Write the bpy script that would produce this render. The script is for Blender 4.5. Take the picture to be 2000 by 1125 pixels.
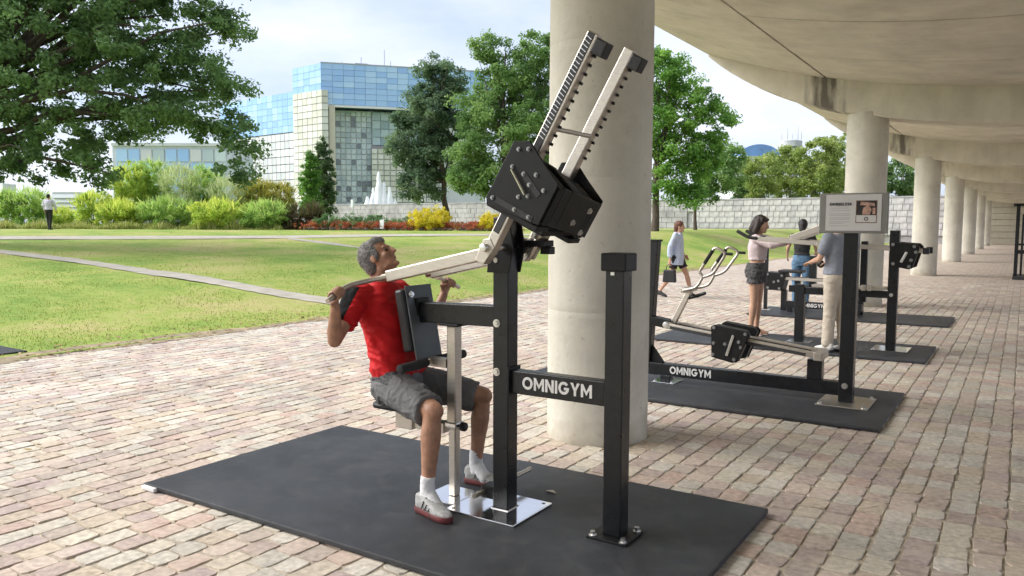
import bpy, bmesh, math, random
import numpy as np
from mathutils import Vector, Matrix

random.seed(7); RNG = np.random.default_rng(7)
for o in list(bpy.data.objects): bpy.data.objects.remove(o)
sc = bpy.context.scene
COL = sc.collection
R = math.radians

# ---------------------------------------------------------------- camera
YAW, PITCH, ROLL, CAMH = 0.5781, 0.0809, 0.0038, 1.62
def _cam_axes():
    cy, sy, cp, sp = math.cos(YAW), math.sin(YAW), math.cos(PITCH), math.sin(PITCH)
    fw = Vector((-sy*cp, cy*cp, -sp)); r = Vector((cy, sy, 0)); u = r.cross(fw)
    c, s = math.cos(ROLL), math.sin(ROLL)
    return c*r + s*u, -s*r + c*u, fw
_r, _u, _f = _cam_axes()
cam_d = bpy.data.cameras.new('camera'); cam = bpy.data.objects.new('camera', cam_d); COL.objects.link(cam)
m = Matrix.Identity(4)
for i in range(3): m[i][0], m[i][1], m[i][2] = _r[i], _u[i], -_f[i]
m[2][3] = CAMH
cam.matrix_world = m
cam_d.sensor_width = 36.0; cam_d.lens = 27.5; cam_d.clip_start = 0.05; cam_d.clip_end = 6000
sc.camera = cam
_R3 = np.array([list(_r), list(_u), list(_f)])
def to_px(P):
    q = (np.atleast_2d(P) - np.array([0, 0, CAMH])) @ _R3.T
    z = np.maximum(q[:, 2], 1e-3)
    return 1000 + 1527.7*q[:, 0]/z, 562.5 - 1527.7*q[:, 1]/z, q[:, 2]

# ---------------------------------------------------------------- world, sun, exposure
SUN_EL, SUN_AZ = R(39), R(-118)          # azimuth measured from +Y towards +X
W = bpy.data.worlds.new('World'); sc.world = W; W.use_nodes = True
nt = W.node_tree; nt.nodes.clear()
def N(tree, t, **kw):
    n = tree.nodes.new(t)
    for k, v in kw.items(): setattr(n, k, v)
    return n
sky = N(nt, 'ShaderNodeTexSky', sky_type='NISHITA', sun_disc=False)
sky.sun_elevation = SUN_EL; sky.sun_rotation = SUN_AZ; sky.altitude = 50; sky.air_density = 1.0; sky.dust_density = 2.0; sky.ozone_density = 1.5
tc = N(nt, 'ShaderNodeTexCoord')
mp = N(nt, 'ShaderNodeMapping'); mp.inputs['Scale'].default_value = (1.0, 1.0, 2.6)
nz = N(nt, 'ShaderNodeTexNoise'); nz.inputs['Scale'].default_value = 2.3; nz.inputs['Detail'].default_value = 6; nz.inputs['Roughness'].default_value = .55
cr = N(nt, 'ShaderNodeValToRGB'); cr.color_ramp.elements[0].position = .36; cr.color_ramp.elements[1].position = .66
cr.color_ramp.elements[0].color = (.62, .62, .62, 1); cr.color_ramp.elements[1].color = (.97, .97, .97, 1)
cr2 = N(nt, 'ShaderNodeValToRGB'); cr2.color_ramp.elements[0].position = .38; cr2.color_ramp.elements[1].position = .58
cr2.color_ramp.elements[0].color = (4.0, 4.55, 5.9, 1); cr2.color_ramp.elements[1].color = (5.6, 5.85, 6.7, 1)
nz2 = N(nt, 'ShaderNodeTexNoise'); nz2.inputs['Scale'].default_value = 2.2; nz2.inputs['Detail'].default_value = 7; nz2.inputs['Roughness'].default_value = .58
mx = N(nt, 'ShaderNodeMix', data_type='RGBA')
bg = N(nt, 'ShaderNodeBackground'); bg.inputs['Strength'].default_value = .066
wo = N(nt, 'ShaderNodeOutputWorld')
L = nt.links.new
L(tc.outputs['Generated'], mp.inputs['Vector']); L(mp.outputs['Vector'], nz.inputs['Vector']); L(mp.outputs['Vector'], nz2.inputs['Vector'])
L(nz.outputs['Fac'], cr.inputs['Fac']); L(nz2.outputs['Fac'], cr2.inputs['Fac'])
L(cr.outputs['Color'], mx.inputs['Factor']); L(sky.outputs['Color'], mx.inputs['A']); L(cr2.outputs['Color'], mx.inputs['B'])
L(mx.outputs['Result'], bg.inputs['Color']); L(bg.outputs['Background'], wo.inputs['Surface'])
sun_d = bpy.data.lights.new('sun', 'SUN'); sun_d.energy = 2.0; sun_d.angle = R(50); sun_d.color = (1.0, .965, .92)
sun = bpy.data.objects.new('sun', sun_d); COL.objects.link(sun)
_sd = Vector((math.sin(SUN_AZ)*math.cos(SUN_EL), math.cos(SUN_AZ)*math.cos(SUN_EL), math.sin(SUN_EL)))
sun.rotation_euler = _sd.to_track_quat('Z', 'Y').to_euler(); sun.location = (-30, 10, 60)
vs = sc.view_settings; vs.view_transform = 'Standard'; vs.look = 'None'; vs.gamma = 1; vs.exposure = 1.58; vs.use_curve_mapping = False
sc.cycles.use_adaptive_sampling = True; sc.cycles.adaptive_threshold = .04
sc.cycles.max_bounces = 5; sc.cycles.diffuse_bounces = 4; sc.cycles.glossy_bounces = 3; sc.cycles.transmission_bounces = 2
sc.cycles.caustics_reflective = False; sc.cycles.caustics_refractive = False
sc.cycles.sample_clamp_indirect = 6

# ---------------------------------------------------------------- materials
MATS = {}
def mat(name, col, rough=.6, metal=0, var=.12, vscale=8, bump=0, bscale=60, spec=.5, var2=0, v2scale=.7, trans=0, coat=0, stretch=None):
    """Principled material whose colour wanders with two noises and whose relief comes from a third."""
    if name in MATS: return MATS[name]
    M = bpy.data.materials.new(name); M.use_nodes = True; t = M.node_tree; b = t.nodes['Principled BSDF']
    MATS[name] = M
    b.inputs['Roughness'].default_value = rough; b.inputs['Metallic'].default_value = metal
    b.inputs['Specular IOR Level'].default_value = spec; b.inputs['Coat Weight'].default_value = coat
    tc = N(t, 'ShaderNodeTexCoord'); src = tc.outputs['Object']
    if stretch:
        mpn = N(t, 'ShaderNodeMapping'); mpn.inputs['Scale'].default_value = stretch
        t.links.new(src, mpn.inputs['Vector']); src = mpn.outputs['Vector']
    n1 = N(t, 'ShaderNodeTexNoise'); n1.inputs['Scale'].default_value = vscale; n1.inputs['Detail'].default_value = 6
    t.links.new(src, n1.inputs['Vector'])
    r = N(t, 'ShaderNodeValToRGB'); r.color_ramp.elements[0].position = .3; r.color_ramp.elements[1].position = .7
    r.color_ramp.elements[0].color = tuple(max(0, c*(1-var)) for c in col) + (1,)
    r.color_ramp.elements[1].color = tuple(min(1, c*(1+var)) for c in col) + (1,)
    t.links.new(n1.outputs['Fac'], r.inputs['Fac']); out = r.outputs['Color']
    if var2:
        n2 = N(t, 'ShaderNodeTexNoise'); n2.inputs['Scale'].default_value = v2scale; n2.inputs['Detail'].default_value = 4
        t.links.new(src, n2.inputs['Vector'])
        r2 = N(t, 'ShaderNodeValToRGB'); r2.color_ramp.elements[0].position = .35; r2.color_ramp.elements[1].position = .65
        r2.color_ramp.elements[0].color = (1-var2,)*3 + (1,); r2.color_ramp.elements[1].color = (1, 1, 1, 1)
        t.links.new(n2.outputs['Fac'], r2.inputs['Fac'])
        mm = N(t, 'ShaderNodeMix', data_type='RGBA', blend_type='MULTIPLY'); mm.inputs['Factor'].default_value = 1
        t.links.new(out, mm.inputs['A']); t.links.new(r2.outputs['Color'], mm.inputs['B']); out = mm.outputs['Result']
    t.links.new(out, b.inputs['Base Color'])
    rr = N(t, 'ShaderNodeMapRange'); rr.inputs['To Min'].default_value = max(.02, rough-.1); rr.inputs['To Max'].default_value = min(1, rough+.1)
    t.links.new(n1.outputs['Fac'], rr.inputs['Value']); t.links.new(rr.outputs['Result'], b.inputs['Roughness'])
    if bump:
        n3 = N(t, 'ShaderNodeTexNoise'); n3.inputs['Scale'].default_value = bscale; n3.inputs['Detail'].default_value = 5
        t.links.new(src, n3.inputs['Vector'])
        bp = N(t, 'ShaderNodeBump'); bp.inputs['Strength'].default_value = bump; bp.inputs['Distance'].default_value = .01
        t.links.new(n3.outputs['Fac'], bp.inputs['Height']); t.links.new(bp.outputs['Normal'], b.inputs['Normal'])
    return M

def leafmat(name, cols, trans=.35, rough=.5):
    """leaf material; the colour of each leaf comes from a random value stored on it"""
    if name in MATS: return MATS[name]
    M = bpy.data.materials.new(name); M.use_nodes = True; t = M.node_tree; MATS[name] = M
    b = t.nodes['Principled BSDF']; out = t.nodes['Material Output']
    at = N(t, 'ShaderNodeAttribute', attribute_name='rnd')
    r = N(t, 'ShaderNodeValToRGB')
    el = r.color_ramp.elements
    while len(el) < len(cols): el.new(.5)
    for i, c in enumerate(cols): el[i].position = i/(len(cols)-1); el[i].color = tuple(c) + (1,)
    t.links.new(at.outputs['Fac'], r.inputs['Fac'])
    t.links.new(r.outputs['Color'], b.inputs['Base Color']); b.inputs['Roughness'].default_value = rough; b.inputs['Specular IOR Level'].default_value = .3
    tr = N(t, 'ShaderNodeBsdfTranslucent'); t.links.new(r.outputs['Color'], tr.inputs['Color'])
    mx = N(t, 'ShaderNodeMixShader'); mx.inputs['Fac'].default_value = trans
    t.links.new(b.outputs['BSDF'], mx.inputs[1]); t.links.new(tr.outputs['BSDF'], mx.inputs[2]); t.links.new(mx.outputs['Shader'], out.inputs['Surface'])
    return M

# ---------------------------------------------------------------- object helpers
WL = {}
def link(o, parent=None):
    COL.objects.link(o)
    if parent is not None:
        o.parent = parent
        o.matrix_parent_inverse = Matrix.Translation(-Vector(WL.get(parent.name, (0, 0, 0))))
    return o
def tag(o, label=None, cat=None, group=None, kind=None):
    if label: o['label'] = label
    if cat: o['category'] = cat
    if group: o['group'] = group
    if kind: o['kind'] = kind
    return o
def thing(name, loc, label, cat, group=None):
    o = bpy.data.objects.new(name, None); o.location = loc; o.empty_display_size = .2
    COL.objects.link(o); WL[o.name] = tuple(loc)
    return tag(o, label, cat, group)

class MB:
    """collects shapes (world coordinates) that become ONE mesh object"""
    def __init__(s): s.v = []; s.f = []
    def add(s, verts, faces):
        n = len(s.v); s.v += [tuple(v) for v in verts]; s.f += [tuple(i+n for i in f) for f in faces]; return s
    def box(s, a, b):
        x0, y0, z0 = a; x1, y1, z1 = b
        return s.add([(x0,y0,z0),(x1,y0,z0),(x1,y1,z0),(x0,y1,z0),(x0,y0,z1),(x1,y0,z1),(x1,y1,z1),(x0,y1,z1)],
                     [(0,3,2,1),(4,5,6,7),(0,1,5,4),(1,2,6,5),(2,3,7,6),(3,0,4,7)])
    def bar(s, p, q, w, h, up=(0, 1, 0)):
        """box beam from p to q; w is its size along up, h across"""
        p, q = Vector(p), Vector(q); d = (q-p).normalized(); u = Vector(up); u = (u - d*u.dot(d)).normalized(); r = d.cross(u)
        vs = []
        for e in (p, q):
            for a, b in ((-1,-1),(1,-1),(1,1),(-1,1)): vs.append(e + r*(a*h/2) + u*(b*w/2))
        return s.add(vs, [(0,3,2,1),(4,5,6,7),(0,1,5,4),(1,2,6,5),(2,3,7,6),(3,0,4,7)])
    def tube(s, pts, r, n=10, cap=True):
        pts = [Vector(p) for p in pts]; rs = r if isinstance(r, (list, tuple)) else [r]*len(pts)
        rings = []; prev = None
        for i, p in enumerate(pts):
            d = (pts[min(i+1, len(pts)-1)] - pts[max(i-1, 0)]).normalized()
            a = prev if prev is not None else (Vector((0, 0, 1)) if abs(d.z) < .9 else Vector((1, 0, 0)))
            u = (a - d*a.dot(d)).normalized(); prev = u; v = d.cross(u)
            rings.append([p + (u*math.cos(t) + v*math.sin(t))*rs[i] for t in (2*math.pi*k/n for k in range(n))])
        vs = [v for ring in rings for v in ring]; fs = []
        for i in range(len(pts)-1):
            for k in range(n):
                a, b = i*n+k, i*n+(k+1) % n; fs.append((a, b, b+n, a+n))
        if cap: fs.append(tuple(range(n-1, -1, -1))); fs.append(tuple((len(pts)-1)*n+k for k in range(n)))
        return s.add(vs, fs)
    def prism(s, poly, a, b, axis='y'):
        """polygon in the plane across axis, extruded from a to b"""
        n = len(poly)
        def P(u, v, t): return {'y': (u, t, v), 'x': (t, u, v), 'z': (u, v, t)}[axis]
        vs = [P(u, v, a) for u, v in poly] + [P(u, v, b) for u, v in poly]
        fs = [tuple(range(n)), tuple(range(2*n-1, n-1, -1))] + [(i, i+n, (i+1) % n+n, (i+1) % n) for i in range(n)]
        return s.add(vs, fs)
    def lathe(s, c, prof, n=24):
        vs = []; fs = []
        for r, z in prof:
            for k in range(n): t = 2*math.pi*k/n; vs.append((c[0]+r*math.cos(t), c[1]+r*math.sin(t), c[2]+z))
        for i in range(len(prof)-1):
            for k in range(n): a, b = i*n+k, i*n+(k+1) % n; fs.append((a, b, b+n, a+n))
        fs.append(tuple(range(n-1, -1, -1))); fs.append(tuple((len(prof)-1)*n+k for k in range(n)))
        return s.add(vs, fs)
    def ball(s, c, rx, ry=None, rz=None, n=12, m=8):
        ry = ry or rx; rz = rz or rx; vs = [(c[0], c[1], c[2]-rz)]; fs = []
        for i in range(1, m):
            ph = -math.pi/2 + math.pi*i/m
            for k in range(n): t = 2*math.pi*k/n; vs.append((c[0]+rx*math.cos(ph)*math.cos(t), c[1]+ry*math.cos(ph)*math.sin(t), c[2]+rz*math.sin(ph)))
        vs.append((c[0], c[1], c[2]+rz)); last = len(vs)-1
        for k in range(n):
            fs.append((0, 1+(k+1) % n, 1+k)); fs.append((last, 1+(m-2)*n+k, 1+(m-2)*n+(k+1) % n))
        for i in range(m-2):
            for k in range(n): a, b = 1+i*n+k, 1+i*n+(k+1) % n; fs.append((a, b, b+n, a+n))
        return s.add(vs, fs)
    def build(s, name, material, parent=None, bevel=0, smooth=False, seg=2):
        me = bpy.data.meshes.new(name); me.from_pydata(s.v, [], s.f); 
        if bevel or True:
            bm = bmesh.new(); bm.from_mesh(me); bmesh.ops.recalc_face_normals(bm, faces=bm.faces)
            if bevel:
                es = [e for e in bm.edges if len(e.link_faces) == 2 and e.calc_face_angle(0) > .6]
                bmesh.ops.bevel(bm, geom=es, offset=bevel, segments=seg, affect='EDGES', profile=.5, clamp_overlap=True)
            bm.to_mesh(me); bm.free()
        me.materials.append(material)
        if smooth:
            me.polygons.foreach_set('use_smooth', [True]*len(me.polygons))
            try: me.set_sharp_from_angle(angle=R(40))
            except Exception: pass
        o = bpy.data.objects.new(name, me); return link(o, parent)

def npmesh(name, verts, quads, material, parent=None, rnd=None, tris=False, smooth=False):
    """fast mesh from numpy arrays; rnd = one value per face"""
    me = bpy.data.meshes.new(name); k = quads.shape[1]; nf = len(quads)
    me.vertices.add(len(verts)); me.vertices.foreach_set('co', verts.astype(np.float32).ravel())
    me.loops.add(nf*k); me.loops.foreach_set('vertex_index', quads.astype(np.int32).ravel())
    me.polygons.add(nf); me.polygons.foreach_set('loop_start', np.arange(nf, dtype=np.int32)*k)
    me.polygons.foreach_set('use_smooth', np.full(nf, bool(smooth)))
    if rnd is not None:
        a = me.attributes.new('rnd', 'FLOAT', 'FACE'); a.data.foreach_set('value', rnd.astype(np.float32))
    me.update(calc_edges=True); me.validate()
    me.materials.append(material)
    o = bpy.data.objects.new(name, me); return link(o, parent)

def smoothstep(t): t = np.clip(t, 0, 1); return t*t*(3-2*t)
def terrain(X, Y):
    s = -9.9 - np.asarray(X, float); D = np.hypot(X, Y)
    return 1.25*smoothstep(s/7)*np.clip((D-10)/32, 0, 1)
# ================================================================ GROUND
m_sand = mat('joint_sand', (.47, .41, .325), .95, var=.25, vscale=30, bump=.5, bscale=120, var2=.25, v2scale=1.5)
m_earth = mat('far_earth', (.16, .17, .07), 1, var=.3, vscale=.2)
g = MB(); g.add([(-3000,-3000,-.3),(3000,-3000,-.3),(3000,3000,-.3),(-3000,3000,-.3)], [(0,1,2,3)])
tag(g.build('ground', m_earth), kind='structure')

# pavement sheet that carries the joint sand between the setts
pv = MB(); pv.add([(-9.95,-25,-.0075),(40,-25,-.0075),(40,22,-.0075),(-9.95,22,-.0075)], [(0,1,2,3)])
pave = tag(pv.build('pavement', m_sand), kind='structure')

# setts: courses run along Y, joints of neighbouring courses staggered
def sett_material():
    M = bpy.data.materials.new('sandstone_sett'); M.use_nodes = True; t = M.node_tree; b = t.nodes['Principled BSDF']
    at = N(t, 'ShaderNodeAttribute', attribute_name='rnd'); r = N(t, 'ShaderNodeValToRGB'); el = r.color_ramp.elements
    cols = [(0.552,0.485,0.391),(0.502,0.407,0.344),(0.543,0.505,0.432),(0.439,0.354,0.312),(0.577,0.524,0.428),(0.513,0.388,0.326),(0.493,0.461,0.400),(0.448,0.364,0.335),(0.582,0.538,0.470),(0.513,0.431,0.335),(0.543,0.446,0.381),(0.424,0.359,0.312)]
    while len(el) < len(cols): el.new(.5)
    r.color_ramp.interpolation = 'CONSTANT'
    for i, c in enumerate(cols): el[i].position = i/len(cols); el[i].color = c + (1,)
    t.links.new(at.outputs['Fac'], r.inputs['Fac'])
    tc = N(t, 'ShaderNodeTexCoord'); n = N(t, 'ShaderNodeTexNoise'); n.inputs['Scale'].default_value = 28; n.inputs['Detail'].default_value = 8
    t.links.new(tc.outputs['Object'], n.inputs['Vector'])
    n2 = N(t, 'ShaderNodeTexNoise'); n2.inputs['Scale'].default_value = 1.1; n2.inputs['Detail'].default_value = 5
    t.links.new(tc.outputs['Object'], n2.inputs['Vector'])
    mr = N(t, 'ShaderNodeMapRange'); mr.inputs['From Min'].default_value = .3; mr.inputs['From Max'].default_value = .7; mr.inputs['To Min'].default_value = .72; mr.inputs['To Max'].default_value = 1.22
    t.links.new(n.outputs['Fac'], mr.inputs['Value'])
    mr2 = N(t, 'ShaderNodeMapRange'); mr2.inputs['From Min'].default_value = .35; mr2.inputs['From Max'].default_value = .65; mr2.inputs['To Min'].default_value = .82; mr2.inputs['To Max'].default_value = 1.08
    t.links.new(n2.outputs['Fac'], mr2.inputs['Value'])
    mu = N(t, 'ShaderNodeMath', operation='MULTIPLY'); t.links.new(mr.outputs['Result'], mu.inputs[0]); t.links.new(mr2.outputs['Result'], mu.inputs[1])
    vm = N(t, 'ShaderNodeVectorMath', operation='SCALE'); t.links.new(r.outputs['Color'], vm.inputs[0]); t.links.new(mu.outputs['Value'], vm.inputs['Scale'])
    # dust trodden over the setts
    n3 = N(t, 'ShaderNodeTexNoise'); n3.inputs['Scale'].default_value = 5; n3.inputs['Detail'].default_value = 7
    t.links.new(tc.outputs['Object'], n3.inputs['Vector'])
    rr = N(t, 'ShaderNodeMapRange'); rr.inputs['From Min'].default_value = .45; rr.inputs['From Max'].default_value = .7; rr.inputs['To Max'].default_value = .55
    t.links.new(n3.outputs['Fac'], rr.inputs['Value'])
    mix = N(t, 'ShaderNodeMix', data_type='RGBA'); t.links.new(rr.outputs['Result'], mix.inputs['Factor']); t.links.new(vm.outputs['Vector'], mix.inputs['A']); mix.inputs['B'].default_value = (.56, .49, .40, 1)
    t.links.new(mix.outputs['Result'], b.inputs['Base Color']); b.inputs['Roughness'].default_value = .75; b.inputs['Specular IOR Level'].default_value = .35
    bp = N(t, 'ShaderNodeBump'); bp.inputs['Strength'].default_value = .5; bp.inputs['Distance'].default_value = .006
    t.links.new(n.outputs['Fac'], bp.inputs['Height']); t.links.new(bp.outputs['Normal'], b.inputs['Normal'])
    return M
m_sett = sett_material()
COLX, COLY0, COLS, COLR = -2.7257, 5.40, 11.85, .389
cen = []; 
x = -9.93 + .073; ci = 0
while x < 16:
    y = -1.0 + random.random()*.2
    while y < 27:
        ln = random.gauss(.188, .022); ln = min(.24, max(.13, ln))
        cen.append((x, y+ln/2, .0712, ln/2-.0035)); y += ln
    x += .146; ci += 1
cen = np.array(cen); px, py, dz = to_px(np.c_[cen[:, :2], np.zeros(len(cen))])
D = np.hypot(cen[:, 0], cen[:, 1])
keep = (dz > .6) & (px > -420) & (px < 2420) & (py < 1750) & (D < 26) & (D > .8)
for k in range(2): keep &= np.hypot(cen[:, 0]-COLX, cen[:, 1]-COLY0-k*COLS) > COLR-.04
cen = cen[keep]; px, py, dz = px[keep], py[keep], dz[keep]; ns = len(cen)
def sett_arrays(c, rng):
    n = len(c); a = c[:, 2]*rng.uniform(.90, .99, n); b = c[:, 3]*rng.uniform(.91, .99, n)
    ch = rng.uniform(.007, .023, (n, 8))
    ux = np.array([-1, 1, 1, 1, 1, -1, -1, -1.]); vy = np.array([-1, -1, -1, 1, 1, 1, 1, -1.])
    # eight outline points, corners clipped
    X = np.stack([-a+ch[:,0], a-ch[:,1], a, a, a-ch[:,4], -a+ch[:,5], -a, -a], 1)
    Y = np.stack([-b, -b, -b+ch[:,2], b-ch[:,3], b, b, b-ch[:,6], -b+ch[:,7]], 1)
    X += rng.normal(0, .003, (n, 8)); Y += rng.normal(0, .004, (n, 8))
    rot = rng.normal(0, .03, n); cs, sn = np.cos(rot)[:, None], np.sin(rot)[:, None]
    X, Y = X*cs - Y*sn, X*sn + Y*cs
    h = rng.normal(0, .0013, n); tx = rng.normal(0, .013, n); ty = rng.normal(0, .010, n)
    V = np.zeros((n, 24, 3))
    for k, (sc_, zz) in enumerate(((1.0, -.035), (.992, -.0042), (.955, 0.0))):
        V[:, k*8:(k+1)*8, 0] = c[:, 0, None] + X*sc_; V[:, k*8:(k+1)*8, 1] = c[:, 1, None] + Y*(sc_ if k < 2 else .97)
        V[:, k*8:(k+1)*8, 2] = zz + (h[:, None] + tx[:, None]*X + ty[:, None]*Y if k else 0) + (rng.normal(0, .0014, (n, 8)) if k == 2 else 0)
    q = []
    for k in range(2):
        for i in range(8): j = (i+1) % 8; q.append((k*8+i, k*8+j, k*8+8+j, k*8+8+i))
    q += [(16, 17, 18, 19), (16, 19, 20, 23), (20, 21, 22, 23)]
    return V, np.array(q)
V, Q = sett_arrays(cen, np.random.default_rng(3))
rv = np.random.default_rng(5).random(ns)
inmat = (cen[:, 0] > -4.5) & (cen[:, 0] < -1.1) & (cen[:, 1] > 2.68) & (cen[:, 1] < 4.4)
inmat |= (cen[:, 0] > -4.4) & (cen[:, 0] < -.88) & (cen[:, 1] > 6.6) & (cen[:, 1] < 8.25)
vis = (px > 15) & (px < 1985) & (py < 1110) & ~inmat
order = np.argsort(np.where(vis, dz, 1e9))[:300]
single = np.zeros(ns, bool); single[order] = True
for i in order:
    o = npmesh('paving_stone', V[i], Q, m_sett, pave, rnd=np.full(len(Q), rv[i]))
rest = np.where(~single)[0]
VV = V[rest].reshape(-1, 3); QQ = (Q[None] + (np.arange(len(rest))*24)[:, None, None]).reshape(-1, 4)
o = npmesh('paving_stones', VV, QQ, m_sett, pave, rnd=np.repeat(rv[rest], len(Q))); tag(o, kind='stuff')

# far pavement, setts too small to tell apart
def far_pave_material():
    M = bpy.data.materials.new('far_setts'); M.use_nodes = True; t = M.node_tree; b = t.nodes['Principled BSDF']
    tc = N(t, 'ShaderNodeTexCoord'); mp = N(t, 'ShaderNodeMapping'); mp.inputs['Rotation'].default_value = (0, 0, R(90))
    br = N(t, 'ShaderNodeTexBrick'); br.inputs['Scale'].default_value = 1; br.inputs['Brick Width'].default_value = .2; br.inputs['Row Height'].default_value = .156
    br.inputs['Mortar Size'].default_value = .007; br.inputs['Color1'].default_value = (.50, .44, .36, 1); br.inputs['Color2'].default_value = (.38, .30, .26, 1); br.inputs['Mortar'].default_value = (.34, .28, .21, 1)
    t.links.new(tc.outputs['Object'], mp.inputs['Vector']); t.links.new(mp.outputs['Vector'], br.inputs['Vector']); t.links.new(br.outputs['Color'], b.inputs['Base Color'])
    b.inputs['Roughness'].default_value = .8
    return M
fp = MB(); fp.add([(-9.95,20,-.0015),(40,20,-.0015),(40,110,-.0015),(-9.95,110,-.0015)], [(0,1,2,3)])
tag(fp.build('far_pavement', far_pave_material()), kind='structure')

# ================================================================ LAWN
def lawn_material():
    M = bpy.data.materials.new('lawn_grass'); M.use_nodes = True; t = M.node_tree; b = t.nodes['Principled BSDF']
    tc = N(t, 'ShaderNodeTexCoord'); 
    n = N(t, 'ShaderNodeTexNoise'); n.inputs['Scale'].default_value = .35; n.inputs['Detail'].default_value = 8; n.inputs['Roughness'].default_value = .65
    n2 = N(t, 'ShaderNodeTexNoise'); n2.inputs['Scale'].default_value = 3.2; n2.inputs['Detail'].default_value = 10; n2.inputs['Roughness'].default_value = .7
    t.links.new(tc.outputs['Object'], n.inputs['Vector']); t.links.new(tc.outputs['Object'], n2.inputs['Vector'])
    ad = N(t, 'ShaderNodeMath', operation='MULTIPLY_ADD'); ad.inputs[1].default_value = .45; t.links.new(n2.outputs['Fac'], ad.inputs[0]); t.links.new(n.outputs['Fac'], ad.inputs[2])
    r = N(t, 'ShaderNodeValToRGB'); el = r.color_ramp.elements; el.new(.5); el.new(.6)
    for e, (p, c) in zip(el, ((.46, (.115, .21, .035)), (.60, (.18, .27, .052)), (.72, (.27, .325, .075)), (.88, (.38, .34, .14)))): e.position = p; e.color = c + (1,)
    t.links.new(ad.outputs['Value'], r.inputs['Fac']); t.links.new(r.outputs['Color'], b.inputs['Base Color'])
    b.inputs['Roughness'].default_value = .9; b.inputs['Specular IOR Level'].default_value = .15
    bp = N(t, 'ShaderNodeBump'); bp.inputs['Strength'].default_value = .7; bp.inputs['Distance'].default_value = .04
    t.links.new(n2.outputs['Fac'], bp.inputs['Height']); t.links.new(bp.outputs['Normal'], b.inputs['Normal'])
    return M
m_lawn = lawn_material()
gx = np.concatenate([-9.93 - np.linspace(0, 40, 81), -50 - np.geomspace(1, 450, 30)]); gy = np.concatenate([-np.geomspace(300, 8, 20), np.linspace(-6, 90, 121), np.geomspace(95, 600, 24)])
GX, GY = np.meshgrid(gx, gy, indexing='ij'); GZ = terrain(GX, GY) + .012
GZ += np.where(GX < -10.3, .012*np.sin(GX*1.7+GY*.9)*np.sin(GY*1.3-GX*.6), 0)
nyy = len(gy); idx = np.arange(len(gx)*nyy).reshape(len(gx), nyy)
qs = np.stack([idx[:-1, :-1], idx[:-1, 1:], idx[1:, 1:], idx[1:, :-1]], -1).reshape(-1, 4)
lawn = tag(npmesh('lawn', np.stack([GX, GY, GZ], -1).reshape(-1, 3), qs, m_lawn, smooth=True), kind='structure')
# bare beaten soil where the lawn meets the setts
m_soil = mat('bare_soil', (.34, .27, .17), 1, var=.3, vscale=6, bump=.5, bscale=40, var2=.3, v2scale=2)
sb = MB(); ys = np.arange(-4, 70, .35); pts = []
for y in ys: pts += [(-9.80+.05*math.sin(y*2.1)+random.uniform(-.05, .05), y, .003), (-10.12+.12*math.sin(y*.9)+random.uniform(-.12, .12), y, .022)]
sb.add(pts, [(2*i, 2*i+1, 2*i+3, 2*i+2) for i in range(len(ys)-1)])
tag(sb.build('soil_strip', m_soil), kind='structure')

m_path = mat('gravel_path', (.40, .365, .30), .95, var=.15, vscale=3, bump=.4, bscale=60, var2=.15, v2scale=.8)
def ribbon(name, left, right, lift=.03):
    P = MB(); vs = []
    for (a, b) in zip(left, right):
        for k in range(5):
            t = k/4; X = a[0]+(b[0]-a[0])*t; Y = a[1]+(b[1]-a[1])*t; vs.append((X, Y, float(terrain(X, Y))+lift))
    P.add(vs, [(5*i+k, 5*i+k+1, 5*i+k+6, 5*i+k+5) for i in range(len(left)-1) for k in range(4)])
    return tag(P.build(name, m_path, smooth=True), kind='structure')
def densify(p, n=14):
    out = []
    for a, b in zip(p[:-1], p[1:]):
        for k in range(n): t = k/n; out.append((a[0]+(b[0]-a[0])*t + random.uniform(-.03, .03), a[1]+(b[1]-a[1])*t+random.uniform(-.03, .03)))
    return out + [p[-1]]
ribbon('path', densify([(-45, 12.3), (-26.66,11.75),(-22.27,11.75),(-17.94,11.35),(-15.02,11.35),(-12.16,11.5),(-9.85,11.6)]), densify([(-45,11.2),(-25.4,11.1),(-21.1,11.08),(-16.9,10.62),(-14.4,10.8),(-11.5,10.85),(-9.85,10.6)]))
ribbon('path', densify([(-42,3.5),(-34.2,15.0),(-31.2,19.8),(-28.1,24.3),(-25.8,28.7),(-22.8,31.5),(-18.5,34.5)]), densify([(-40.5,2.5),(-31.9,14.1),(-29.2,18.5),(-26.5,22.9),(-24.3,27.4),(-22,30.0),(-18.0,33.6)]))
ribbon('path', densify([(-26.6,23.2),(-22.5,22.0),(-19.5,20.6)]), densify([(-26.2,22.6),(-22.6,21.4),(-19.5,20.5)]), lift=.026)

# grass blades over the nearer lawn
def blades(name, n, xr, yr, hmin, hmax, w, material, zfun, seed, dens=None, lean=.5):
    g = np.random.default_rng(seed)
    X = g.uniform(*xr, n); Y = g.uniform(*yr, n)
    if dens is not None: k = g.random(n) < dens(X, Y); X, Y = X[k], Y[k]
    n = len(X); Z = zfun(X, Y); h = g.uniform(hmin, hmax, n); t = g.uniform(0, 2*np.pi, n); t2 = g.uniform(0, 2*np.pi, n); ln = g.uniform(0, lean, n)*h
    V = np.zeros((n, 4, 3)); dx, dy = np.cos(t)*w/2, np.sin(t)*w/2
    B = np.stack([X, Y, Z], 1); T = B + np.stack([np.cos(t2)*ln, np.sin(t2)*ln, h], 1); Mi = (B+T)/2 + np.stack([-np.cos(t2)*ln*.25, -np.sin(t2)*ln*.25, h*.1], 1)
    S = np.stack([dx, dy, np.zeros(n)], 1)
    V[:, 0] = B - S; V[:, 1] = B + S; V[:, 2] = Mi + S*.8; V[:, 3] = T
    q = np.arange(n*4).reshape(n, 4)
    return npmesh(name, V.reshape(-1, 3), q, material, rnd=g.random(n))
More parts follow.
